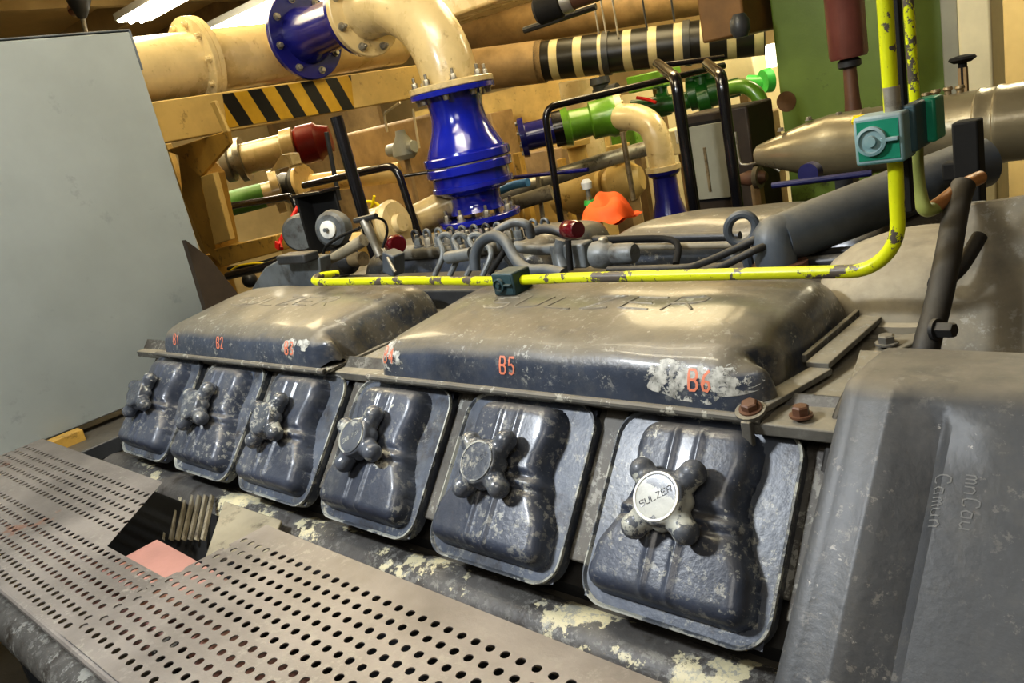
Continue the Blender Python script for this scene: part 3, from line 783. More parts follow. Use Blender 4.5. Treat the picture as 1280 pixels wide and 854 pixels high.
hose('black_strap', [(612,342,1.45),(625,322,1.47),(633,310,1.49)], 4, 'black', 'black strap leaning left under the fat grey hose', 'strap')
hose('black_strap', [(633,322,1.47),(648,340,1.45)], 4, 'black', 'black strap leaning right under the fat grey hose', 'strap')
hose('branch_pipe', [(645,308,1.6),(670,312,1.6),(696,311,1.6)], 7, 'grey', 'short level grey pipe left of the pump housing', 'pipe')
hose('branch_pipe', [(660,292,1.64),(680,286,1.65),(700,290,1.65),(720,300,1.65)], 6, 'darkmetal', 'dark curved pipe passing under the maroon cap', 'pipe')
hose('valley_pipe', [(480,318,1.75),(560,312,1.75),(640,306,1.75)], 9, 'dustplate', 'dusty pipe lying below the row of pipe loops', 'pipe', sm=1)
hose('branch_pipe', [(560,322,1.5),(590,317,1.5)], 8, 'grey', 'short fat grey pipe stub behind the dark teal clamp', 'pipe')
hose('strut_pipe', [(703,300,1.56),(700,320,1.55),(704,336,1.54)], 9, 'grey', 'upright grey connector left of the solenoid', 'connector')
hose('black_strap', [(710,300,1.53),(713,338,1.52)], 4, 'black', 'upright black strap with a yellow tag on the connector', 'strap')
hose('thin_cable', [(760,300,1.6),(840,300,1.6),(845,330,1.55)], 4, 'black', 'thin black cable behind the solenoid barrel', 'cable')

# ---- left fittings
t = thing('gauge_box', 'black open fronted box standing on the engine behind the round gauge', 'box', aty(410,330,1.8))
a = aty(403,272,1.8)
mesh_obj('back_panel', MB().box(a+V(0,.03,-.02), (.17,.012,.24)), 'black', t, .003)
mesh_obj('stand', MB().box2((a.x-.02,a.y,-1.6),(a.x+.02,a.y+.04,a.z-.14)), 'black', t)
mesh_obj('side_panel', MB().box(a+V(-.085,.0,-.02), (.012,.08,.24)), 'black', t, .003)
mesh_obj('top_panel', MB().box(a+V(0,.0,.10), (.19,.10,.012)), 'blackpaint', t, .003)
fit('gauge', 'round grey pressure gauge with a white dial', 'gauge', 416,286,1.62, [('case', (.35,-.9,.1), [(-14,20),(-2,24),(6,22),(9,18)], 'grey'), ('dial', (.35,-.9,.1), [(9,11),(12,11),(12.5,10)], 'white'), ('spindle', (.35,-.9,.1), [(12,2.5),(18,2.5)], 'grey')])
fit('round_drum', 'smooth grey drum lying left of the black box', 'drum', 378,290,1.95, [('drum_body', (.6,-.7,0), [(-20,20),(-14,23),(10,23),(14,20)], 'grey')], ped=.02)
solo('lever_arm', MB().tube([aty(398,332,1.5), aty(425,318,1.5), aty(455,300,1.52)], [.014,.017,.02], 12), 'tan', 'tan rounded arm slanting up to the right below the gauge', 'arm')
t = thing('silver_coupling', 'silvery jointed coupling rod leaning beside the black post', 'coupling', aty(482,335,1.5))
mesh_obj('rod', MB().tube([aty(*p) for p in [(455,275,1.5),(462,290,1.5),(468,305,1.5),(475,320,1.5)]], [.014,.016,.012,.015], 12, 3), 'steel', t)
mesh_obj('block_end', MB().box(aty(492,328,1.5), (.05,.05,.07), Matrix.Rotation(.35,3,'Y')), 'greypipe', t, .005)
mesh_obj('bright_bar', MB().tube([aty(484,322,1.46), aty(494,340,1.45)], .005, 8), 'steel', t)
mesh_obj('top_handle', MB().tube([aty(444,276,1.5), aty(470,270,1.5)], .009, 8), 'darkmetal', t)
hose('thin_cable', [(478,310,1.58),(484,290,1.6),(480,276,1.6),(466,271,1.55)], 1.6, 'black', 'thin black cable looping beside the silvery coupling', 'cable')
hose('thin_cable', [(404,318,1.58),(408,308,1.58),(425,296,1.56),(450,285,1.55)], 1.8, 'black', 'thin black cable leading from the gauge', 'cable')
fit('brass_pump', 'dull brass pump body beneath the gauge', 'pump', 430,325,1.62, [('body', (1,0,0), [(-12,16),(10,18),(18,10)], 'darkmetal'), ('neck', (1,0,0), [(18,9),(40,9)], 'bronze')])
hose('black_rail', [(285,345,1.7),(330,334,1.7),(372,320,1.7)], 5, 'blackpaint', 'black bar slanting up from the grey cabinet towards the bracket', 'bar', sm=1)
hose('black_rail', [(286,336,1.9),(330,328,1.9),(348,322,1.9)], 2.5, 'black', 'thin black bar above the slanting black bar', 'bar', sm=1)
hose('red_cable', [(352,311,1.9),(350,302,1.92),(358,287,1.95),(366,270,2.0),(374,256,2.05)], 2.6, 'redbright', 'red cable drooping left of the black box', 'cable')
solo('red_tag', MB().box(aty(347,307,1.88), (.03,.01,.035), Matrix.Rotation(.5,3,'Y')), 'redbright', 'small bright red tag at the end of the red cable', 'tag', bevel=.002)
t = thing('yellow_cable', 'loop of thin bright yellow cable behind the black post', 'cable', aty(465,270,2.1))
mesh_obj('cable_loop', MB().tube([aty(*p) for p in [(450,253,2.1),(464,252,2.1),(475,258,2.1),(481,270,2.1),(474,277,2.1),(455,275,2.1)]], .0062, 8, 5), 'yellowcable', t)
mesh_obj('cable_tail', MB().tube([aty(*p) for p in [(468,245,2.08),(465,258,2.08),(461,272,2.08)]], .0062, 8, 4), 'yellowcable', t)
hose('yellow_cable', [(288,338,1.8),(300,332,1.8),(320,329,1.8),(340,331,1.8)], 1.2, 'yellowcable', 'thin yellow cable lying along the slanting black bar', 'cable')
solo('round_fitting', MB().ball(aty(312,350,1.75), .035, 14), 'darkmetal', 'dark round fitting under the slanting black bar', 'fitting')
solo('dark_board', MB().prism([atx(*p,-2.72) for p in [(232,300),(262,322),(306,378),(292,392),(262,400)]], (-.03,0,0)), 'darkbrown', 'dark brown slanting board behind the right edge of the grey cabinet', 'board')

# ================================================================== GREY CABINET, LEFT
t = thing('control_cabinet', 'large plain pale grey steel cabinet at the left of the picture', 'cabinet', (-3.2,1.05,-.71))
zt, zb = .535, -.71
mesh_obj('cabinet_body', MB().box2((-3.5,.0,zb),(-2.9,1.395,zt)), 'cabinet', t, .004)
mesh_obj('corner_trim', MB().box2((-3.5,1.395,zt-.13),(-2.9,1.402,zt+.004)), 'cabinetedge', t, .002)
mesh_obj('top_trim', MB().box2((-3.5,.0,zt+.004),(-2.905,1.402,zt+.010)), 'cabinetedge', t, .002)
mesh_obj('cabinet_leg', MB().box2((-3.1,1.30,-1.6),(-3.04,1.36,zb)), 'cabinetedge', t)
mesh_obj('cabinet_leg', MB().box2((-3.1,.05,-1.6),(-3.04,.11,zb)), 'cabinetedge', t)
solo('yellow_box', MB().box(atx(84,552,-2.86), (.05,.10,.05)), 'ochre', 'yellow edge of a box below the grey cabinet', 'box', bevel=.003)
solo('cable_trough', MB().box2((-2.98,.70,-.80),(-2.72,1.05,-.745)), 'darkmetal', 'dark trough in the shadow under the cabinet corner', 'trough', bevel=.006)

# ================================================================== PERFORATED WALKWAY
def perforated(x0, x1, y0, y1, z, pit=.029, row=.0305, hr=.0077, th=.0022, margin_lo=.018, margin_hi=.042, cuts=(), curve=None, mb=None):
    bm = bmesh.new(); N = 12
    nr = int((y1-y0-margin_lo-margin_hi)/row); ys = y1-margin_hi-nr*row
    nc = int((x1-x0)/pit)
    def q(pts):
        vs = [bm.verts.new(p) for p in pts]; bm.faces.new(vs)
    q([(x0,y1-margin_hi,z),(x0+nc*pit+pit/2,y1-margin_hi,z),(x0+nc*pit+pit/2,y1,z),(x0,y1,z)])
    q([(x0,y0,z),(x0+nc*pit+pit/2,y0,z),(x0+nc*pit+pit/2,ys,z),(x0,ys,z)])
    for r in range(nr):
        off = pit/2 if r % 2 else 0
        ya = ys+r*row; yb = ya+row
        for c in range(nc):
            xa = x0+off+c*pit; xb2 = xa+pit
            cxx, cyy = (xa+xb2)/2, (ya+yb)/2
            out = [(xa,ya),(cxx-pit*.17,ya),(cxx+pit*.17,ya),(xb2,ya),(xb2,cyy-row*.17),(xb2,cyy+row*.17),(xb2,yb),(cxx+pit*.17,yb),(cxx-pit*.17,yb),(xa,yb),(xa,cyy+row*.17),(xa,cyy-row*.17)]
            ov = [bm.verts.new((a,b,z)) for a, b in out]
            inn = []
            for a, b in out:
                an = math.atan2(b-cyy, a-cxx); inn.append(bm.verts.new((cxx+hr*math.cos(an), cyy+hr*math.sin(an), z)))
            low = [bm.verts.new((v.co.x, v.co.y, z-th)) for v in inn]
            for k in range(12):
                k2 = (k+1) % 12; bm.faces.new((ov[k],ov[k2],inn[k2],inn[k])); bm.faces.new((inn[k],inn[k2],low[k2],low[k]))
        if off: q([(x0,ya,z),(x0+off,ya,z),(x0+off,yb,z),(x0,yb,z)])
        else: q([(x0+nc*pit,ya,z),(x0+nc*pit+pit/2,ya,z),(x0+nc*pit+pit/2,yb,z),(x0+nc*pit,yb,z)])
    for (co, no) in cuts:
        g = bm.verts[:]+bm.edges[:]+bm.faces[:]
        bmesh.ops.bisect_plane(bm, geom=g, plane_co=co, plane_no=no, clear_outer=True)
    me = bpy.data.meshes.new('p'); bm.to_mesh(me); bm.free()
    mb = mb or MB(); mb.add([v.co.copy() for v in me.vertices], [tuple(p.vertices) for p in me.polygons])
    bpy.data.meshes.remove(me); return mb
ZS = -.70
nrow = 6
A = V(-1.985,.671,ZS); B = V(-1.77,.447,ZS); dAB = (A-B).normalized()
mb = perforated(-3.3, -1.7, .447, .671, ZS, cuts=[(A, V(dAB.y,-dAB.x,0))], margin_lo=.0, margin_hi=.042)
mb = perforated(-3.3, -1.45, .259, .447, ZS, margin_lo=.0, margin_hi=.001, mb=mb)
lw = thing('walkway_plate', 'far perforated grey walkway sheet with a notch, in front of the grey cabinet', 'walkway plate', (-2.4,.45,ZS-.01))
mesh_obj('perforated_sheet', mb, 'sheet', lw)
mesh_obj('folded_edge', MB().tube([V(-3.3,.259,ZS-.008), V(-1.0,.257,ZS-.008)], .008, 10), 'sheet', lw)
Cc = V(-1.458,.655,ZS); D = V(-1.481,.434,ZS); dCD = (D-Cc).normalized()
mb = perforated(-1.52, .1, .259, .655, ZS+.003, cuts=[(Cc, V(dCD.y,-dCD.x,0))], margin_lo=.0, margin_hi=.043)
for v in mb.v:
    v.y += -.018*(v.x+1.458)*(v.y-.26)/.4
rw = thing('walkway_plate', 'near perforated grey walkway sheet with large round holes at the bottom of the picture', 'walkway plate', (-.7,.45,ZS-.01))
mesh_obj('perforated_sheet', mb, 'sheet', rw)
mesh_obj('folded_edge', MB().box2((-1.0,.255,ZS-.04),(.1,.259,ZS+.003)), 'sheet', rw)
# below the sheets
def curved(a, b):
    x = -1.80+.36*a; y = .40+.14*b
    return V(x, y, ZS-.035-.02*abs(a-.15)**1.5-.06*(max(0,.12-a)/.12)**2)
solo('pink_cover', MB().grid(curved, 24, 6), 'pink', 'pink curved plate seen through the notch between the walkway sheets', 'plate')
t = thing('grille', 'black slotted grille in the gap between the walkway sheets and the engine', 'grille', (-1.75,.72,-.95))
mesh_obj('grille_back', MB().prism([V(-2.9,.50,-.98),V(-1.62,.50,-.98),V(-1.79,.785,-.80),V(-2.9,.785,-.80)],(0,-.01,-.01)), 'black', t)
for k in range(11):
    pa = aty(186+8*k, 620, .77); pb = aty(174+8*k, 676, .66)
    mesh_obj('grille_bar', MB().prism([pb, pb+V(.013,0,0), pa+V(.013,0,0), pa],(0,-.006,.008)), 'tan' if k > 2 else 'darkmetal', t, .001)
solo('filler_plate', MB().prism([atz(280,626,-.76),atz(352,650,-.77),atz(335,690,-.80),atz(255,700,-.80)], (0,0,-.01)), 'tan', 'tan plate between the slotted grille and the near walkway sheet', 'plate', bevel=.003)
solo('support_pipe', MB().tube([V(-3.4,.30,-.92), V(-.6,.30,-.92)], .05, 20), 'block', 'dull grey pipe below the lower edge of the walkway sheets', 'pipe')
solo('under_pipe', MB().tube([V(-3.0,.45,-.86), V(0,.45,-.86)], .06, 20), 'pink', 'dull pink pipe glimpsed through the holes of the walkway sheets', 'pipe')
for i, x in enumerate((-2.6,-1.3,-.2)):
    solo('walkway_post', MB().box2((x,.33,-1.6),(x+.04,.37,-.71)), 'darkmetal', ['steel post under the far end of the walkway sheets','steel post under the joint of the two walkway sheets','steel post under the near end of the walkway sheets'][i], 'post')

# ================================================================== BACKGROUND, LEFT
def pipe_thing(name, label, pts, r, mat, flanges=(), fm=None, nb=8, smooth=0, seg=28, cat='pipe', bm_='bronze'):
    pts = [Vector(p) for p in pts]
    t = thing(name, label, cat, pts[0])
    mesh_obj('pipe_run', MB().tube(pts, r, seg, smooth), mat, t)
    for (o, ax, fr, th) in flanges:
        o = Vector(o); ax = Vector(ax).normalized()
        mesh_obj('flange', MB().lathe([(-th,fr*.985),(-th*.95,fr),(-th*.08,fr),(0,fr*.97),(th*.08,fr),(th*.95,fr),(th,fr*.985)], o, ax, 40), fm or mat, t)
        for p in ring_points(o, ax, (fr+max(r if isinstance(r,(int,float)) else r[0], fr*.6))/2, nb, .2):
            mesh_obj('bolt', bolt_mb(p+ax*th, ax, fr*.06, fr*.10), bm_, t)
            mesh_obj('nut', bolt_mb(p-ax*th, -ax, fr*.06, fr*.10), bm_, t)
    return t
xp = -3.9
P0_ = V(xp,1.2,.52); P1_ = V(xp,3.5,.56)
pipe_thing('cream_pipe', 'large cream pipe with a bolted flange above the grey cabinet corner', [P0_, V(xp,2.15,.545), V(xp,3.5,.565)], .155, 'cream', [(V(xp,2.16,.543), (0,1,0), .225, .028)], nb=10, bm_='cream')
# hazard beam
t = thing('hazard_beam', 'cream box beam with black and yellow hazard stripes', 'beam', (-3.6,2.9,.18))
zb0, zb1 = .185, .365
mesh_obj('beam_body', MB().box2((-3.67,1.2,zb0),(-3.6,3.55,zb1)), 'creambeam', t, .006)
mesh_obj('stripe_panel', MB().prism([atx(278,118,-3.598),atx(438,94,-3.598),atx(442,136,-3.598),atx(284,160,-3.598)], (.004,0,0)), 'hazard', t)
# support frame
t = thing('welded_bracket', 'ochre yellow welded bracket frame right of the grey cabinet', 'frame', (-3.4,1.9,-1.0))
def bar(pts, Y, th, mat, name, root):
    mesh_obj(name, MB().prism([aty(x,y,Y) for x, y in pts], (0,th,0)), mat, root, .004)
bar([(205,188),(222,183),(284,163),(287,180),(250,222),(224,195)], 1.95, .02, 'ochre', 'gusset_plate', t)
bar([(222,190),(250,221),(268,305),(274,330),(256,312),(228,245)], 1.97, .14, 'ochre', 'upright', t)
bar([(250,221),(266,216),(288,300),(268,306)], 1.93, .03, 'creambeam', 'upright_face', t)
bar([(266,312),(345,294),(347,315),(276,334)], 1.95, .12, 'ochre', 'lower_arm', t)
bar([(196,182),(208,180),(235,262),(280,345),(262,340)], 2.05, .03, 'creambeam', 'rear_post', t)
q_ = aty(262,330,2.0); mesh_obj('frame_leg', MB().box2((q_.x-.05,q_.y,-1.6),(q_.x+.05,q_.y+.08,q_.z+.05)), 'ochre', t)
bar([(262,128),(268,126),(285,165),(279,166)], 1.9, .015, 'creambeam', 'thin_rod', t)
# small cream pipe with red end
a = aty(300,200,2.5); b_ = aty(372,183,2.75); ax = (b_-a).normalized()
t = thing('branch_valve', 'short cream pipe with a worn steel flange and a red capped end', 'pipe', a)
s = dep(a)/F; L = (b_-a).length
mesh_obj('pipe_run', MB().lathe([(.02,19*s),(L*.75,19*s),(L*.78,24*s),(L*.98,24*s),(L,20*s)], a, ax, 28), 'cream', t)
mesh_obj('worn_flange', MB().lathe([(-.10,17*s),(-.09,24*s),(-.05,24*s),(-.045,17*s),(-.01,17*s),(-.005,27*s),(.03,27*s)], a, ax, 28), 'steel', t)
mesh_obj('bore', MB().lathe([(-.105,12*s),(-.10,12*s)], a, ax, 20), 'rust', t)
mesh_obj('red_cap', MB().lathe([(L,20*s),(L+.02,24*s),(L+.12,24*s),(L+.14,20*s),(L+.2,16*s)], a, ax, 28), 'red', t)
mesh_obj('support_foot', MB().prism([aty(337,215,2.5),aty(352,193,2.5),aty(362,193,2.5),aty(366,206,2.5)], (0,.06,0)), 'cream', t, .002)
# green banded pipe
a = atx(200,282,-4.3); a = aty(235,268,2.3); b_ = aty(345,240,2.75); ax = (b_-a).normalized(); s = rad(15, b_)
t = pipe_thing('banded_pipe', 'cream pipe with a green identification band behind the yellow frame', [a-ax*.5, b_], s, 'cream')
L = (b_-a).length
mesh_obj('green_band', MB().tube([a-ax*.2, a+ax*L*.86], s*1.02, 28), 'greenband', t)
mesh_obj('end_flange', MB().lathe([(0,s*1.8),(.05,s*1.8)], a+ax*L*.97, ax, 32), 'cream', t)
mesh_obj('arrow_mark', MB().prism([a+ax*L*.52+V(.0,-s*1.035,.03), a+ax*L*.52+V(0,-s*1.035,-.03), a+ax*L*.64+V(0,-s*1.035,0)], (0,-.002,0)), 'cream', t)
# horizontal cream pipe in the middle distance with dark coupling
a = aty(375,232,3.0); b_ = aty(500,215,3.4); ax = (b_-a).normalized()
pipe_thing('cream_pipe', 'level cream pipe with a dark coupling behind the black post', [a, b_], rad(12,a), 'creambeam')
fit('pipe_coupling', 'dark greenish pipe coupling on the end of the level cream pipe', 'coupling', 368,232,2.95, [('coupling_body', (1,.35,.1), [(-16,12),(-12,20),(0,17),(10,24),(14,22)], 'darkmetal'), ('coupling_ring', (1,.35,.1), [(14,23),(19,23)], 'cream')])
# lower cream machinery
pipe_thing('cream_pipe', 'short cream pipe angled down towards the base of the blue valve', [aty(520,275,2.4), aty(560,255,2.55), aty(585,248,2.6)], .07, 'cream')
fit('cream_casing', 'cream rounded casing behind the left maroon cap', 'casing', 478,285,2.0, [('casing_body', (1,.2,.1), [(-18,20),(-12,27),(10,27),(16,20)], 'cream'), ('casing_rim', (1,.2,.1), [(16,30),(22,31),(26,27)], 'cream'), ('casing_hub', (1,.2,.1), [(26,12),(34,11)], 'cream')], ped=.04)
solo('tank_block', MB().box2(V(aty(470,250,3.6).x-.25,3.6,-1.6), aty(545,140,3.6)+V(0,.3,0)), 'browntan', 'tan upright tank casing behind the black guard rail', 'tank', bevel=.02)
solo('concrete_plinth', MB().box2((aty(440,310,3.2).x-.7,3.12,-1.6),(aty(440,310,3.2).x+.7,3.5,aty(440,300,3.2).z)), 'creambeam', 'cream base plinth behind the gauge box', 'plinth', bevel=.01)
solo('tank_block', MB().box2(V(aty(420,330,2.9).x-.6,2.9,-1.6), aty(380,290,2.9)+V(0,.15,0)), 'creamwall', 'cream low block behind the red cable', 'block', bevel=.01)
# black handrails
t = thing('black_post', 'glossy black upright post left of the blue valve', 'post', aty(452,310,1.85))
a = aty(420,146,1.9); zb_ = aty(455,300,1.9).z
mesh_obj('post_tube', MB().tube([a, V(a.x+.02,a.y,zb_-.1)], .024, 18), 'blackpaint', t)
def rail(label, pts, rpx, mat='blackpaint', cat='handrail', name='guard_rail'):
    P = [aty(*p) for p in pts]; r = rad(rpx, P[0])
    # rounded corners
    Q = [P[0]]
    for i in range(1, len(P)-1):
        p0, p1, p2 = P[i-1], P[i], P[i+1]; k = min(r*4, (p1-p0).length*.4, (p2-p1).length*.4)
        a = p1+(p0-p1).normalized()*k; b = p1+(p2-p1).normalized()*k
        for j in range(7):
            t_ = j/6; Q.append(a*(1-t_)**2+p1*2*t_*(1-t_)+b*t_*t_)
    Q.append(P[-1])
    return solo(name, MB().tube(Q, r, 14), mat, label, cat)
rail('black bent handrail hoop between the black post and the blue valve', [(380,232,2.3),(495,206,2.3),(525,300,2.3)], 4.2)
rail('black handrail with a rounded end in front of the green banded pipe', [(262,262,2.2),(366,245,2.2),(376,275,2.2)], 4.0)
rail('thin black rail leading from the hoop to the blue valve', [(505,220,2.35),(560,212,2.5)], 2.2)
rail('thin dark upright strap beside the black post', [(408,165,2.5),(424,250,2.5)], 3, 'darkmetal')
rail('thin cream bent conduit left of the blue valve', [(484,165,3.0),(480,142,3.0),(500,128,3.0)], 1.6, 'cream', 'conduit', 'conduit')
rail('thin cream upright conduit close beside the blue valve', [(516,136,3.0),(524,185,3.0)], 1.6, 'cream', 'conduit', 'conduit')
fit('relay_valve', 'small cream grey control valve behind the blue valve', 'valve', 505,185,3.3, [('body', (0,0,1), [(-14,10),(-8,16),(4,14),(16,7),(22,6)], 'locker'), ('side_port', (1,0,0), [(-28,8),(0,9),(20,7)], 'locker')], ped=.012)

# ================================================================== BLUE VALVE AND ELBOW
VX, VY = -2.607, 2.6
zt_ = .165
t = thing('blue_valve', 'glossy blue flanged check valve standing behind the engine', 'valve', (VX,VY,-.44))
def zpy(py, px=None):   # height on the valve axis for a given picture row
    lo, hi = -1.5, 1.5
    for _ in range(40):
        m_ = (lo+hi)/2; P = V(VX,VY,m_); y = 427+F*RY.dot(P)/RZ.dot(P)
        if y > py: lo = m_
        else: hi = m_
    return lo
prof = []
for py, r in [(118,.128),(135,.120),(150,.124),(165,.140),(178,.162),(188,.178)]: prof.append((zpy(py), r))
prof.reverse()
low = [(zpy(262),.115),(zpy(238),.12),(zpy(236),.18)]
mesh_obj('valve_body', MB().lathe(bspl([(zpy(262),.13),(zpy(252),.115),(zpy(240),.118)],4)+[(zpy(238),.150),(zpy(232),.178)]+bspl(prof,4), (VX,VY,0), (0,0,1), 56), 'blue', t)
def disc(nm, z0, z1, r, m_, root=t, o=(VX,VY,0), ax=(0,0,1)):
    mesh_obj(nm, MB().lathe([(z0,r*.98),(z0+(z1-z0)*.12,r),(z1-(z1-z0)*.12,r),(z1,r*.98)], o, ax, 56), m_, root)
zT = zpy(111)
disc('top_flange', zT-.024, zT, .190, 'blue')
disc('waist_flange', zpy(214), zpy(203), .198, 'blue')
disc('waist_flange', zpy(201), zpy(190), .198, 'blue')
disc('waist_gasket', zpy(203), zpy(201), .190, 'steel')
disc('lower_ring', zpy(233), zpy(226), .188, 'blue')
zB = zpy(268)
disc('bottom_flange', zB-.026, zB, .190, 'blue')
bolts(t, (VX,VY,zB), (0,0,1), .155, 8, .015, .03, 'steel', stud=.02)
bolts(t, (VX,VY,zT-.024), (0,0,-1), .158, 8, .013, .022, 'steel')
e = thing('cream_elbow', 'thick cream pipe elbow bolted on top of the blue valve', 'pipe', (VX,VY,zT))
disc('lower_flange', zT+.001, zT+.028, .190, 'cream', e)
RE = .37; zc = zT+.028+.03
path = [V(VX,VY,zT+.02), V(VX,VY,zc)]+arc((VX-RE,VY,zc), 0, PI/2, RE, (1,0,0), (0,0,1), 20)[1:]+[V(VX-RE-.08,VY,zc+RE)]
mesh_obj('elbow_pipe', MB().tube(path, .126, 40), 'cream', e)
zx = zc+RE; xf = VX-RE-.08
disc('upper_flange', 0, .030, .200, 'cream', e, (xf-.03,VY,zx), (1,0,0))
bolts(e, (VX,VY,zT+.028), (0,0,1), .158, 8, .014, .026, 'steel', stud=.02, ph=.1)
bolts(e, (xf,VY,zx), (1,0,0), .168, 8, .015, .026, 'steel', stud=.01, ph=.35)
bv = thing('blue_spool', 'dark blue flanged pipe piece left of the cream elbow', 'pipe', (xf-.5,VY,zx-.2))
prf = [(0,.19),(-.03,.19),(-.032,.13),(-.10,.115),(-.34,.115),(-.44,.14),(-.455,.14)]
mesh_obj('spool_body', MB().lathe([(-a_, b2) for a_, b2 in prf], (xf-.032,VY,zx), (-1,0,0), 48), 'bluedk', bv)
disc('spool_flange', 0, .03, .215, 'bluedk', bv, (xf-.032-.485,VY,zx), (1,0,0))
bolts(bv, (xf-.032-.455,VY,zx), (1,0,0), .178, 8, .014, .022, 'steel')
mesh_obj('feed_pipe', MB().tube([(xf-.52,VY,zx), (xf-.66,VY,zx)], .12, 28), 'cream', bv)
solo('discharge_pipe', MB().tube([(VX,VY,zB-.03), (VX,VY,-1.6)], .115, 28), 'bluedk', 'blue pipe under the bottom flange of the blue valve', 'pipe')

# ================================================================== BACKGROUND, CENTRE
a = aty(560,92,3.9); b_ = aty(985,38,4.8); ax = (b_-a).normalized(); L = (b_-a).length
t = thing('striped_pipe', 'thick overhead pipe wrapped in black and cream stripes', 'pipe', a)
r = rad(23, a)
mesh_obj('plain_section', MB().tube([a-ax*.1, a+ax*L*.31], r*1.08, 28), 'browntan', t)
so = bpy.data.objects
mz = MB().tube([a+ax*L*.30, a+ax*L*.94], r, 32)
# build the striped part around its own origin so that the stripes run along the pipe
st_o = mesh_obj('striped_section', mz, striped('pipe_stripes', (.018,.017,.014), (.60,.52,.30), ax, L*.072, .66, .35, phase=.0), t)
for k, f_ in enumerate((.30,.50,.73)):
    mesh_obj('clamp_band', MB().lathe([(-.02,r*1.08),(.02,r*1.08)], a+ax*L*f_, ax, 28), 'darkmetal', t)
# rods hanging it
for i, (px, py1) in enumerate([(748,38),(757,38),(772,40),(808,32),(842,20)]):
    P = aty(px, py1, 4.3)
    solo('hanger_rod', MB().tube([P+V(0,0,-.03), V(P.x,P.y,1.5)], .006, 6), 'steel' if i < 3 else 'darkmetal', 'thin rod hanging from the ceiling to the striped pipe', 'rod', 'hanger rods over the striped pipe')
# flanged blue and green piece with a cream bend
a = aty(655,172,3.7); b_ = aty(700,158,3.85); c_ = aty(752,148,4.0); ax = (c_-a).normalized(); s = dep(a)/F
t = thing('green_valve', 'horizontal green valve with a dark blue flanged end', 'valve', a)
mesh_obj('blue_end', MB().lathe([(-4*s,24*s),(3*s,25*s),(4*s,17*s),(40*s,17*s)], a, ax, 32), 'bluedk', t)
mesh_obj('clamp_ring', MB().lathe([(38*s,22*s),(50*s,22*s)], a, ax, 32), 'blackpaint', t)
L = (c_-a).length
mesh_obj('green_body', MB().lathe([(50*s,22*s),(58*s,24*s),(60*s,19*s),(84*s,18*s),(86*s,23*s),(104*s,23*s),(110*s,26*s),(116*s,26*s)], a, ax, 32), 'green', t)
bolts(t, a-ax*4*s, -ax, 20*s, 8, 2*s, 3*s, 'steel')
q0 = a+ax*116*s
e = thing('cream_bend', 'cream pipe bend turning down from the green valve to a blue cone', 'pipe', q0)
mesh_obj('bend_flange', MB().lathe([(0,26*s),(8*s,26*s)], q0, ax, 32), 'cream', e)
P = [q0+ax*.01, aty(778,146,4.0), aty(796,147,4.0), aty(811,155,4.0), aty(820,170,4.0), aty(825,190,4.0), aty(829,212,4.0)]
mesh_obj('bend_pipe', MB().tube(P, [rad(15,P[0])]+[rad(16.5,P[2])]*6, 28, 5), 'cream', e)
bolts(e, q0+ax*8*s, ax, 21*s, 8, 2*s, 3*s, 'cream')
w_ = aty(829,211,4.0); s4 = dep(w_)/F
bc = thing('blue_cone', 'small blue cone with a cream flange behind the far rocker cover', 'pipe', w_+V(0,0,-.2))
mesh_obj('cone_body', MB().lathe([(-60*s4,22*s4),(-38*s4,16*s4),(-10*s4,15*s4),(-6*s4,20*s4),(-2*s4,21*s4)], w_, (0,0,1), 32), 'bluedk', bc)
mesh_obj('drop_pipe', MB().tube([w_+V(0,0,-60*s4), V(w_.x,w_.y,-1.6)], 18*s4, 20), 'bluedk', bc)
mesh_obj('cone_flange', MB().lathe([(-2*s4,22*s4),(4*s4,22*s4)], w_, (0,0,1), 32), 'cream', bc)
# grey insulated pipe going down left
pipe_thing('grey_pipe', 'dull grey pipe sloping behind the guard rail posts', [aty(520,288,3.0), aty(650,236,3.5), aty(760,199,4.1), aty(806,186,4.3)], rad(10,aty(650,238,3.5)), 'steel')
pipe_thing('grey_pipe', 'lower dull grey pipe behind the blue valve base', [aty(600,268,3.0), aty(690,240,3.2)], rad(9,aty(650,238,3.3)), 'tan')
hose('blue_cloth', [(622,240,3.2),(640,232,3.2),(660,228,3.2)], 5, 'bluecloth', 'light blue cloth lying on the grey pipe beside the blue valve', 'cloth')
fit('small_valve', 'tiny white capped valve above the orange cloth', 'valve', 735,240,2.9, [('stem', (0,0,1), [(-14,3),(10,3)], 'steel'), ('cap', (0,0,1), [(4,6),(12,7),(16,4)], 'white'), ('foot', (0,0,1), [(-16,8),(-10,7)], 'greenlt')], ped=.01)
rail('dark rail above the grey pipe', [(640,222,3.1),(735,212,3.1)], 2.5, 'bluedk')
# orange cloth
oc = aty(757,266,2.35)
mb = MB(); rnd = random.Random(5)
def cloth(a, b):
    x = (a-.5)*.22; y = (b-.5)*.16; r2 = (a-.5)**2*4+(b-.5)**2*4
    return oc+V(x*.85, y, .075*max(0, 1-r2)**.42*(1+.10*math.sin(7*a+3*b))+.006*math.sin(12*a)*math.cos(9*b)-.022)
mb.grid(cloth, 28, 22)
mb.grid(lambda a, b: cloth(a,b)*1+V(.05*0,.02,.012+.02*math.sin(5*a)) if .4 < a else cloth(a,b)+V(0,0,-.01), 28, 22)
solo('orange_cloth', mb, 'orange', 'crumpled bright orange cloth lying behind the far rocker cover', 'cloth', ang=80)
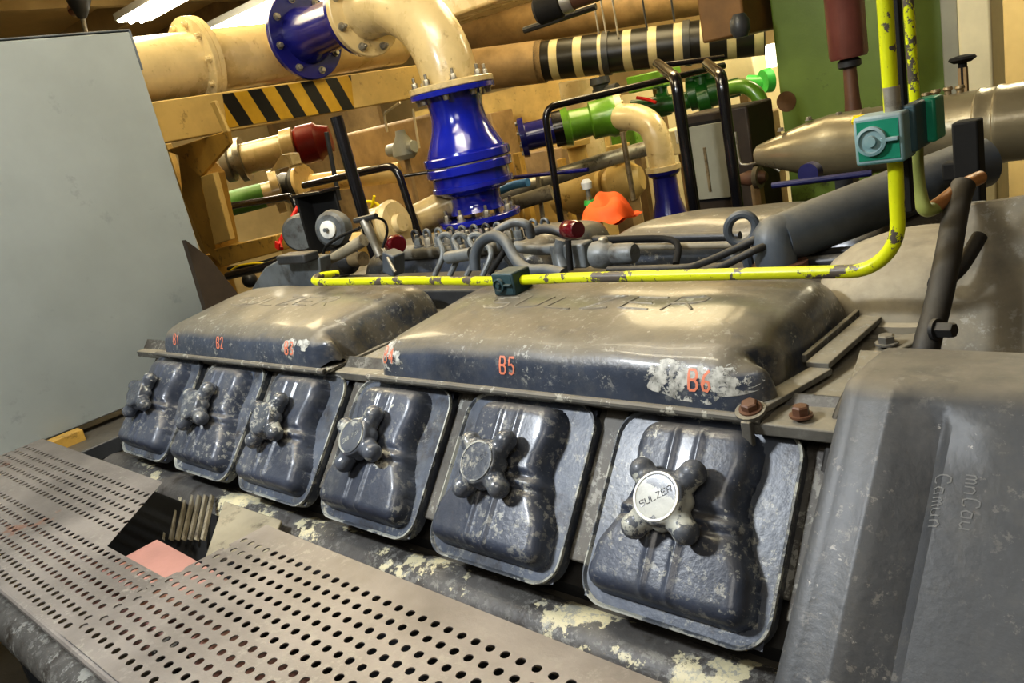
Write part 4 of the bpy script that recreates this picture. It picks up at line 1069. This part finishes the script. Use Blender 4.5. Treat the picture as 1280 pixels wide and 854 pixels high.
# guard rails
rail('long black handrail with a post, right of the blue valve', [(705,300,3.0),(680,135,3.0),(905,82,3.9)], 4.2)
def hoop(label, x0, y0, x1, y1, xt, yt, Y):
    P = [aty(xt,yt,Y+.45), aty(x0,y0,Y), aty(x1,y1,Y)]
    r = rad(7.5, P[1]); Q = [P[0]]
    k = .06; a = P[1]+(P[0]-P[1]).normalized()*k; b = P[1]+(P[2]-P[1]).normalized()*k
    for j in range(7):
        t_ = j/6; Q.append(a*(1-t_)**2+P[1]*2*t_*(1-t_)+b*t_*t_)
    Q.append(V(Q[-1].x, Q[-1].y, -.6))
    solo('guard_rail', MB().tube(Q, r, 14), 'blackpaint', label, 'handrail')
hoop('left black bent post standing before the grey locker', 845,98,863,245, 822,80, 3.0)
hoop('right black bent post standing before the grey locker', 902,95,916,242, 884,80, 3.0)
rail('black crossbar joining the two bent posts to the wall', [(822,82,3.6),(905,72,3.8)], 3.5)
# grey locker
t = thing('grey_locker', 'small grey locker with a rounded door between the black posts', 'locker', aty(885,240,3.3))
c1 = aty(856,160,3.3); c2 = aty(918,246,3.3)
mesh_obj('locker_body', MB().box2((c1.x-.05,3.32,-1.6),(c2.x+.10,3.58,c1.z+.05)), 'darkbrown', t, .01)
P = rrect(c2.x-c1.x, c1.z-c2.z, .03, 6, (c1.x+c2.x)/2, (c1.z+c2.z)/2)
mesh_obj('locker_door', MB().prism([V(x,3.30,z) for x, z in P], (0,.02,0)), 'locker', t, .002)
mesh_obj('door_slot', MB().box(aty(884,212,3.295), (.012,.006,.20)), 'bronze', t, .001)
mesh_obj('door_surround', MB().prism([V((c1.x+c2.x)/2+(x-(c1.x+c2.x)/2)*1.12,3.318,(c1.z+c2.z)/2+(z-(c1.z+c2.z)/2)*1.08) for x, z in P], (0,.006,0)), 'black', t)
hose('conduit', [(919,165,3.2),(924,200,3.2),(932,206,3.2),(955,203,3.2),(975,214,3.2)], 1.8, 'steel', 'thin bent grey conduit right of the grey locker', 'conduit')
fit('pipe_fitting', 'small rusty red fitting at the foot of the right black post', 'fitting', 945,222,3.2, [('body', (1,0,0), [(-20,7),(-8,10),(8,9),(14,5)], 'rust'), ('ring', (1,0,0), [(0,14),(6,14)], 'tan')], ped=.02)
# green pipework at the back
gp = pipe_thing('green_pipe', 'dark green pipe run with valve bodies behind the black posts', [aty(790,136,4.6), aty(850,128,4.7), aty(925,108,4.8)], rad(11,aty(850,128,4.7)), 'greendk')
for i, (px, py, rr) in enumerate([(868,118,19),(893,114,18),(830,130,15),(880,124,21)]):
    fit('gate_valve', ['dark green valve body seen between the two bent posts, the left one','dark green valve body just left of the right bent post','small dark green valve body left of the bent posts, by the red lever','dark green valve body in the middle between the bent posts'][i], 'valve', px, py, 4.7, [('valve_body', (1,.5,.1), [(-9,rr*.6),(-7,rr),(7,rr),(9,rr*.6)], 'greendk'), ('bonnet', (0,0,1), [(0,rr*.5),(rr*1.3,rr*.45),(rr*1.35,rr*.7),(rr*1.5,rr*.7)], 'greendk')], root=gp)
hose('lever', [(796,122,4.5),(808,124,4.5),(820,128,4.5)], 2, 'redbright', '', root=gp)
P = [aty(908,112,3.7), aty(928,108,3.7), aty(944,116,3.7), aty(953,133,3.7), aty(958,160,3.7), aty(960,200,3.7)]
pipe_thing('green_pipe', 'big green pipe bend curving down behind the grey machine box', P, rad(9,P[0]), 'green', smooth=5)
P = [aty(935,103,4.4), aty(952,103,4.4), aty(966,100,4.4)]
gs = pipe_thing('green_pipe', 'bright green pipe stub beside the green casing', P, rad(9,P[0]), 'greenlt', smooth=4)
fit('green_flange', 'bright green flange on the stub beside the green casing', 'flange', 958,101,4.38, [('flange', (.6,.8,0), [(-5,14),(5,15)], 'greenlt')], root=gs)
solo('machine_box', MB().box2(V(aty(905,150,3.9).x-.1,3.9,-1.6), aty(943,145,3.9)+V(0,.3,0)), 'browntan', 'brown grey machine box left of the long metallic trunk', 'box', bevel=.01)
solo('hanging_box', MB().box2(aty(878,55,3.4)+V(0,0,0), aty(932,42,3.4)+V(0,.4,.75)), 'rustbrown', 'brown box hanging from the ceiling above the bent posts', 'box', bevel=.01)
fit('box_fitting', 'dark round fitting on the corner of the hanging brown box', 'fitting', 925,32,3.35, [('body', (0,0,1), [(-14,8),(-6,12),(6,12),(14,7)], 'darkmetal')])
# distant cream structures and tubes in the centre
pipe_thing('cream_pipe', 'upright cream pipe below the striped pipe', [aty(722,100,4.8), aty(728,150,4.8), aty(735,200,4.8)], rad(24,aty(722,100,4.8)), 'cream')
fit('pipe_bracket', 'dark bracket under the striped pipe', 'bracket', 752,115,4.2, [('bracket_body', (0,0,1), [(-14,9),(8,10),(10,13),(18,12)], 'darkmetal'), ('side_lug', (1,0,0), [(-10,6),(24,7)], 'darkmetal')])
for i, (px, py, r_, lb) in enumerate([(730,235,30,'rounded cream pump casing behind the orange cloth'), (640,262,20,'cream round casing behind the base of the blue valve'), (780,228,24,'cream rounded casing left of the small blue cone')]):
    fit('pump_casing', lb, 'pump', px, py, 4.3, [('casing_body', (1,.3,.1), [(-r_*1.0,r_*.7),(-r_*.6,r_),(r_*.5,r_),(r_,r_*.6)], 'creambeam'), ('casing_flange', (1,.3,.1), [(-r_*1.3,r_*.9),(-r_*1.1,r_*.9)], 'creambeam'), ('neck', (0,0,1), [(r_*.6,r_*.4),(r_*1.7,r_*.4),(r_*1.75,r_*.6),(r_*1.95,r_*.6)], 'creambeam')], ped=.06)
for i, (px, Y, wd, lb) in enumerate([(645,4.0,10,'ochre upright stanchion just right of the blue valve'), (660,4.0,10,'ochre upright stanchion second from the blue valve'), (712,4.6,8,'ochre upright stanchion under the green valve')]):
    a = aty(px, 270, Y); w = rad(wd/2, a)
    solo('stanchion', MB().box2((a.x-w,a.y,-1.6),(a.x+w,a.y+.05,a.z+.42)), 'ochre', lb, 'post', bevel=.003)
rail('thin tan upright pipe by the blue valve base', [(672,220,3.2),(680,285,3.2)], 3, 'tan', 'pipe', 'thin_pipe')
rail('thin greenish upright pipe behind the orange cloth', [(778,165,3.6),(792,250,3.6)], 3.5, 'bronze', 'pipe', 'thin_pipe')

# ================================================================== BACKGROUND, RIGHT
t = thing('green_casing', 'tall green painted casing at the upper right', 'casing', (-1.2,3.9,-1.6))
c1 = aty(968,60,3.6); c2 = aty(1182,60,3.6)
mesh_obj('casing_body', MB().box2((c1.x,3.6,-1.6),(c2.x,4.4,1.5)), 'greenwall', t, .01)
mesh_obj('edge_post', MB().box2((c2.x,3.55,-1.6),(c2.x+.06,3.8,1.5)), 'locker', t, .005)
mesh_obj('orange_mark', MB().lathe([(0,.045),(.002,.045)], aty(983,127,3.6), (0,-1,0), 28), 'mark', t)
wl = aty(1060,60,3.1); s = dep(wl)/F
t = thing('hydraulic_cylinder', 'red brown cylinder hanging in front of the green casing', 'cylinder', aty(1075,150,3.1))
mesh_obj('barrel', MB().lathe([(-12*s,21*s),(-8*s,23*s),(300*s,23*s)], wl, (0,0,1), 32), 'redbrown', t)
mesh_obj('gland', MB().lathe([(-24*s,11*s),(-22*s,14*s),(-16*s,14*s),(-12*s,10*s)], wl, (0,0,1), 24), 'darkmetal', t)
mesh_obj('piston_rod', MB().lathe([(-98*s,12*s),(-60*s,9*s),(-24*s,8*s)], wl, (0,0,1), 24), 'rust', t)
# long metallic trunk
t = thing('exhaust_trunk', 'long shiny metallic round trunk running along the back of the engine', 'duct', (-1,2.9,-.5))
TY, TZ = 2.75, -.335; R_ = .105
a_ = [(-1.31,.025),(-1.30,.036),(-1.22,.060),(-1.12,.089),(-1.03,R_),(-.93,R_),(-.925,R_*1.03),(-.915,R_*1.03),(-.91,R_),(-.60,R_*1.04),(-.595,R_*1.08),(-.585,R_*1.08),(-.58,R_*1.05),(-.55,R_*1.05),(-.545,R_*1.09),(-.535,R_*1.09),(-.53,R_*1.06),(.3,R_*1.12)]
mesh_obj('trunk_body', MB().lathe(a_, (0,TY,TZ), (1,0,0), 48), 'trunk', t)
for x in (-1.2,-1.1,-1.0,-.85,-.7,-.52): mesh_obj('bolt', bolt_mb(V(x,TY-.02,TZ+(.075 if x < -1.15 else R_-.008)), (0,0,1), .010, .012), 'steel', t)
for x in (-1.0,-.1): mesh_obj('support_leg', MB().box2((x-.03,TY-.03,-1.6),(x+.03,TY+.03,TZ-R_*.9)), 'darkmetal', t)
mesh_obj('warning_tag', MB().box(V(-.87,TY-.07,TZ+.08), (.14,.03,.012), Matrix.Rotation(.6,3,'X')), 'yellowcable', t)
solo('blue_beam', MB().tube([aty(965,232,2.45), aty(1090,216,2.5)], .010, 10), 'bluebar', 'thin dark blue bar lying below the metallic trunk', 'bar')
solo('blue_beam', MB().tube([aty(1165,236,2.2), aty(1200,228,2.2)], .011, 10), 'bluebar', 'short dark blue bar behind the copper pipe end', 'bar')
fit('clamp_ring', 'dark blue ring under the metallic trunk', 'ring', 1013,216,2.5, [('ring_body', (0,-1,0), [(-8,13),(8,13)], 'bluebar')])
fit('hand_wheel', 'black knob on a short stem at the upper right edge', 'knob', 1203,76,2.9, [('wheel', (0,0,1), [(-2,10),(2,16),(5,14),(7,4)], 'black'), ('stem', (0,0,1), [(-40,5),(-2,5)], 'black')], ped=.012)
solo('cream_column', MB().box2(aty(1198,60,3.3)+V(0,0,-1.5), aty(1240,60,3.3)+V(0,.2,1.5)), 'creamlite', 'pale cream column at the upper right edge beside the green casing', 'column', bevel=.01)
for i, (px, py) in enumerate([(1185,117),(1170,120),(1158,124),(1200,115)]):
    fit('pipe_nipple', 'small cream nipple on top of the metallic trunk at the right edge', 'fitting', px, py, 2.75, [('stem', (0,0,1), [(-5,4),(3,4),(5,6),(8,5)], 'bronze')], group='small nipples on the metallic trunk')

# ================================================================== ROOM SHELL
struct('floor', MB().box2((-9,-3,-1.66),(4,9,-1.6)), 'floorm')
struct('wall_back', MB().box2((-9,7.0,-1.6),(4,7.2,2.2)), 'creamwall')
struct('wall_left', MB().box2((-9.2,-3,-1.6),(-9,7.2,2.2)), 'creamwall')
struct('wall_right', MB().box2((4,-3,-1.6),(4.2,7.2,2.2)), 'creamwall')
struct('ceiling', MB().box2((-9.2,-3,1.55),(4.2,7.2,1.65)), 'creamwall')
for i, (y, h) in enumerate([(3.3,.14),(4.4,.16),(5.4,.16),(6.4,.16)]):
    struct('trim_%d' % (i+1), MB().box2((-9,y,1.55-h*1.6),(4,y+.07,1.55)), 'browntan' if i % 2 else 'creamwall')
for i, x in enumerate([-6.5,-5.3,-2.0,-.6]):
    struct('trim_%d' % (i+5), MB().box2((x,-3,1.38),(x+.08,7,1.55)), 'creamwall')
# ducts and distant clutter
solo('air_duct', MB().box2((-5.6,4.4,.72),(-1.9,4.9,1.08)), 'cream', 'long pale duct under the ceiling above the striped pipe', 'duct', bevel=.02)
solo('air_duct', MB().tube([aty(570,45,5.6), aty(1000,-30,6.4)], .16, 24), 'browntan', 'round dim duct crossing high behind the striped pipe', 'duct')
solo('cable_tray', MB().tube([aty(655,38,3.6), aty(745,8,3.7)], .018, 8), 'darkmetal', 'thin dark conduit slanting down to the striped pipe', 'conduit')
fit('hanging_motor', 'dark red motor hanging at the top edge above the striped pipe', 'motor', 700,4,3.4, [('housing', (1,.4,.1), [(-34,12),(-30,17),(0,17),(2,14)], 'black'), ('end_bell', (1,.4,.1), [(2,14),(16,15)], 'steel'), ('flange', (1,.4,.1), [(16,13),(60,14)], 'rust')])
fit('ceiling_valve', 'small dark hanging valve at the top left over the grey cabinet', 'valve', 100,8,2.6, [('body', (.3,0,1), [(-14,5),(-6,9),(6,14),(12,14)], 'darkmetal'), ('red_part', (1,0,0), [(-18,9),(-6,9)], 'maroon'), ('stem', (.3,0,1), [(-38,3),(-14,3)], 'tan')])
for i, (px0, py0, px1, py1, Y, m_, lb) in enumerate([
    (745,245,1000,90,6.2,'creamlite','bright cream bulkhead panel behind the bent posts'),
    (560,320,745,100,5.8,'creambeam','ochre lit bulkhead panel behind the green valve'),
    (300,330,470,130,5.6,'browntan','brown tan bulkhead panel behind the black post')]):
    a = aty(px0,py0,Y); b_ = aty(px1,py1,Y)
    solo('bulkhead_panel', MB().box2((max(a.x,-8.9),Y,-1.6),(b_.x,Y+.05,b_.z+.1)), m_, lb, 'panel')
for i, (px, py, w, h, Y, m_, lb) in enumerate([
    (818,100,42,20,5.6,'green','small green tank behind the crossbar'),
    (792,168,30,34,5.2,'green','pale green box left of the bent posts'),
    (850,175,30,30,5.2,'creamlite','cream box behind the left bent post'),
    (925,85,50,30,5.6,'creamlite','cream cabinet behind the right bent post'),
    (690,205,60,40,5.0,'browntan','tan box under the green valve'),
    (560,235,60,60,4.8,'ochre','ochre box behind the blue valve'),
    (610,190,60,90,5.5,'browntan','dim tan box right behind the blue valve'),
    (870,165,24,18,5.0,'white','small white box seen between the bent posts')]):
    c = aty(px,py,Y); s = dep(c)/F
    t = thing('equipment_box', lb, 'box', c)
    mesh_obj('box_casing', MB().box(c, (w*s*1.2,.3,h*s)), m_, t, .01)
    mesh_obj('stand', MB().box2((c.x-.03,c.y,-1.6),(c.x+.03,c.y+.06,c.z-h*s/2)), 'browntan', t)
# luminaires
def lum(label, c, L, axis, e=True, w=.16):
    t = thing('ceiling_light', label, 'lamp', c)
    c = Vector(c); d = (L,w,.05) if axis == 'x' else (w,L,.05)
    mesh_obj('housing', MB().box(c+V(0,0,.03), d), 'white', t, .005)
    mesh_obj('diffuser', MB().box(c, (d[0]*.95,d[1]*.9,.02)), 'lamp', t)
    for s_ in (-.04,.04):
        p = V(0,s_,0) if axis == 'x' else V(s_,0,0); q = V(L/2-.03,0,0) if axis == 'x' else V(0,L/2-.03,0)
        mesh_obj('tube', MB().tube([c+p-q-V(0,0,.015), c+p+q-V(0,0,.015)], .014, 10), 'lamp', t)
c1 = aty(196,9,3.0); c2 = aty(335,18,4.0)
lum('left glaring fluorescent light over the cream pipe', c1, .8, 'x', w=.28)
lum('right glaring fluorescent light over the cream pipe flange', c2, 1.8, 'x', w=.62)
lum('fluorescent light over the far right of the engine room', V(-1.2,5.2,1.45), 1.2, 'x')
lum('fluorescent light high above the engine', V(-1.6,.6,1.45), 1.2, 'x')
for i, (px, py, w, h) in enumerate([(963,70,10,26),(945,3,16,10)]):
    c = aty(px,py,5.4); s = dep(c)/F
    t = thing('wall_light', ['bright upright light beside the green casing','bright light at the top edge left of the green casing'][i], 'lamp', c)
    mesh_obj('lamp_body', MB().box(c+V(0,.03,0), (w*s*1.2,.03,h*s*1.1)), 'white', t); mesh_obj('diffuser', MB().box(c, (w*s*1.1,.03,h*s)), 'lamp2', t, .004)

# ================================================================== LIGHT
def area(name, loc, target, size, sy, power, col):
    l = bpy.data.lights.new(name, 'AREA'); l.shape = 'RECTANGLE'; l.size = size; l.size_y = sy; l.energy = power; l.color = col
    o = bpy.data.objects.new(name, l); C.objects.link(o); o.location = loc
    o.rotation_euler = (Vector(target)-Vector(loc)).to_track_quat('-Z', 'Y').to_euler(); return o
area('key_tube', (-1.75,-.35,1.0), (-1.1,1.0,-.6), .35, .12, 46, (.90,.95,1.0))
area('overhead', (-1.6,1.3,1.40), (-1.5,1.3,-1), 1.8, .8, 24, (1,.88,.66))
area('room_left', (-4.2,2.2,1.45), (-3.6,3.2,-.5), 1.8, .8, 50, (1,.84,.52))
area('room_back', (-3.0,4.6,1.45), (-2.6,5.0,-1), 3.0, 1.0, 100, (1,.82,.48))
area('room_right', (-.9,5.3,1.45), (-1.2,5,-1), 2.2, 1.0, 140, (1,.93,.68))
area('ceiling_wash', (-4.4,2.6,.95), (-4.4,3.2,1.6), 1.6, .5, 18, (1,.86,.6))
area('front_fill', (.3,-.9,1.2), (-1.0,1.0,-.5), 1.2, .7, 17, (1,.95,.86))
area('valve_light', (-1.9,1.5,1.35), (-2.6,2.7,-.1), .9, .3, 14, (1,.9,.68))
w = bpy.data.worlds.new('w'); bpy.context.scene.world = w; w.use_nodes = True
w.node_tree.nodes['Background'].inputs[0].default_value = (.9,.75,.5,1); w.node_tree.nodes['Background'].inputs[1].default_value = .12

# ------------------------------------------------------------------ camera
cam = bpy.data.cameras.new('camera'); co = bpy.data.objects.new('camera', cam); C.objects.link(co)
cam.sensor_fit = 'HORIZONTAL'; cam.sensor_width = 36; cam.lens = 36*F/1280; cam.clip_start = .02
m3 = Matrix((RX, -RY, -RZ)).transposed(); co.matrix_world = m3.to_4x4()
bpy.context.scene.camera = co
for o in list(bpy.context.scene.objects):
    if o.parent is None: o.location.z += UP
    if '_w' in o: del o['_w']
sc = bpy.context.scene
sc.view_settings.view_transform = 'Standard'; sc.view_settings.look = 'Medium High Contrast'; sc.view_settings.exposure = -.08
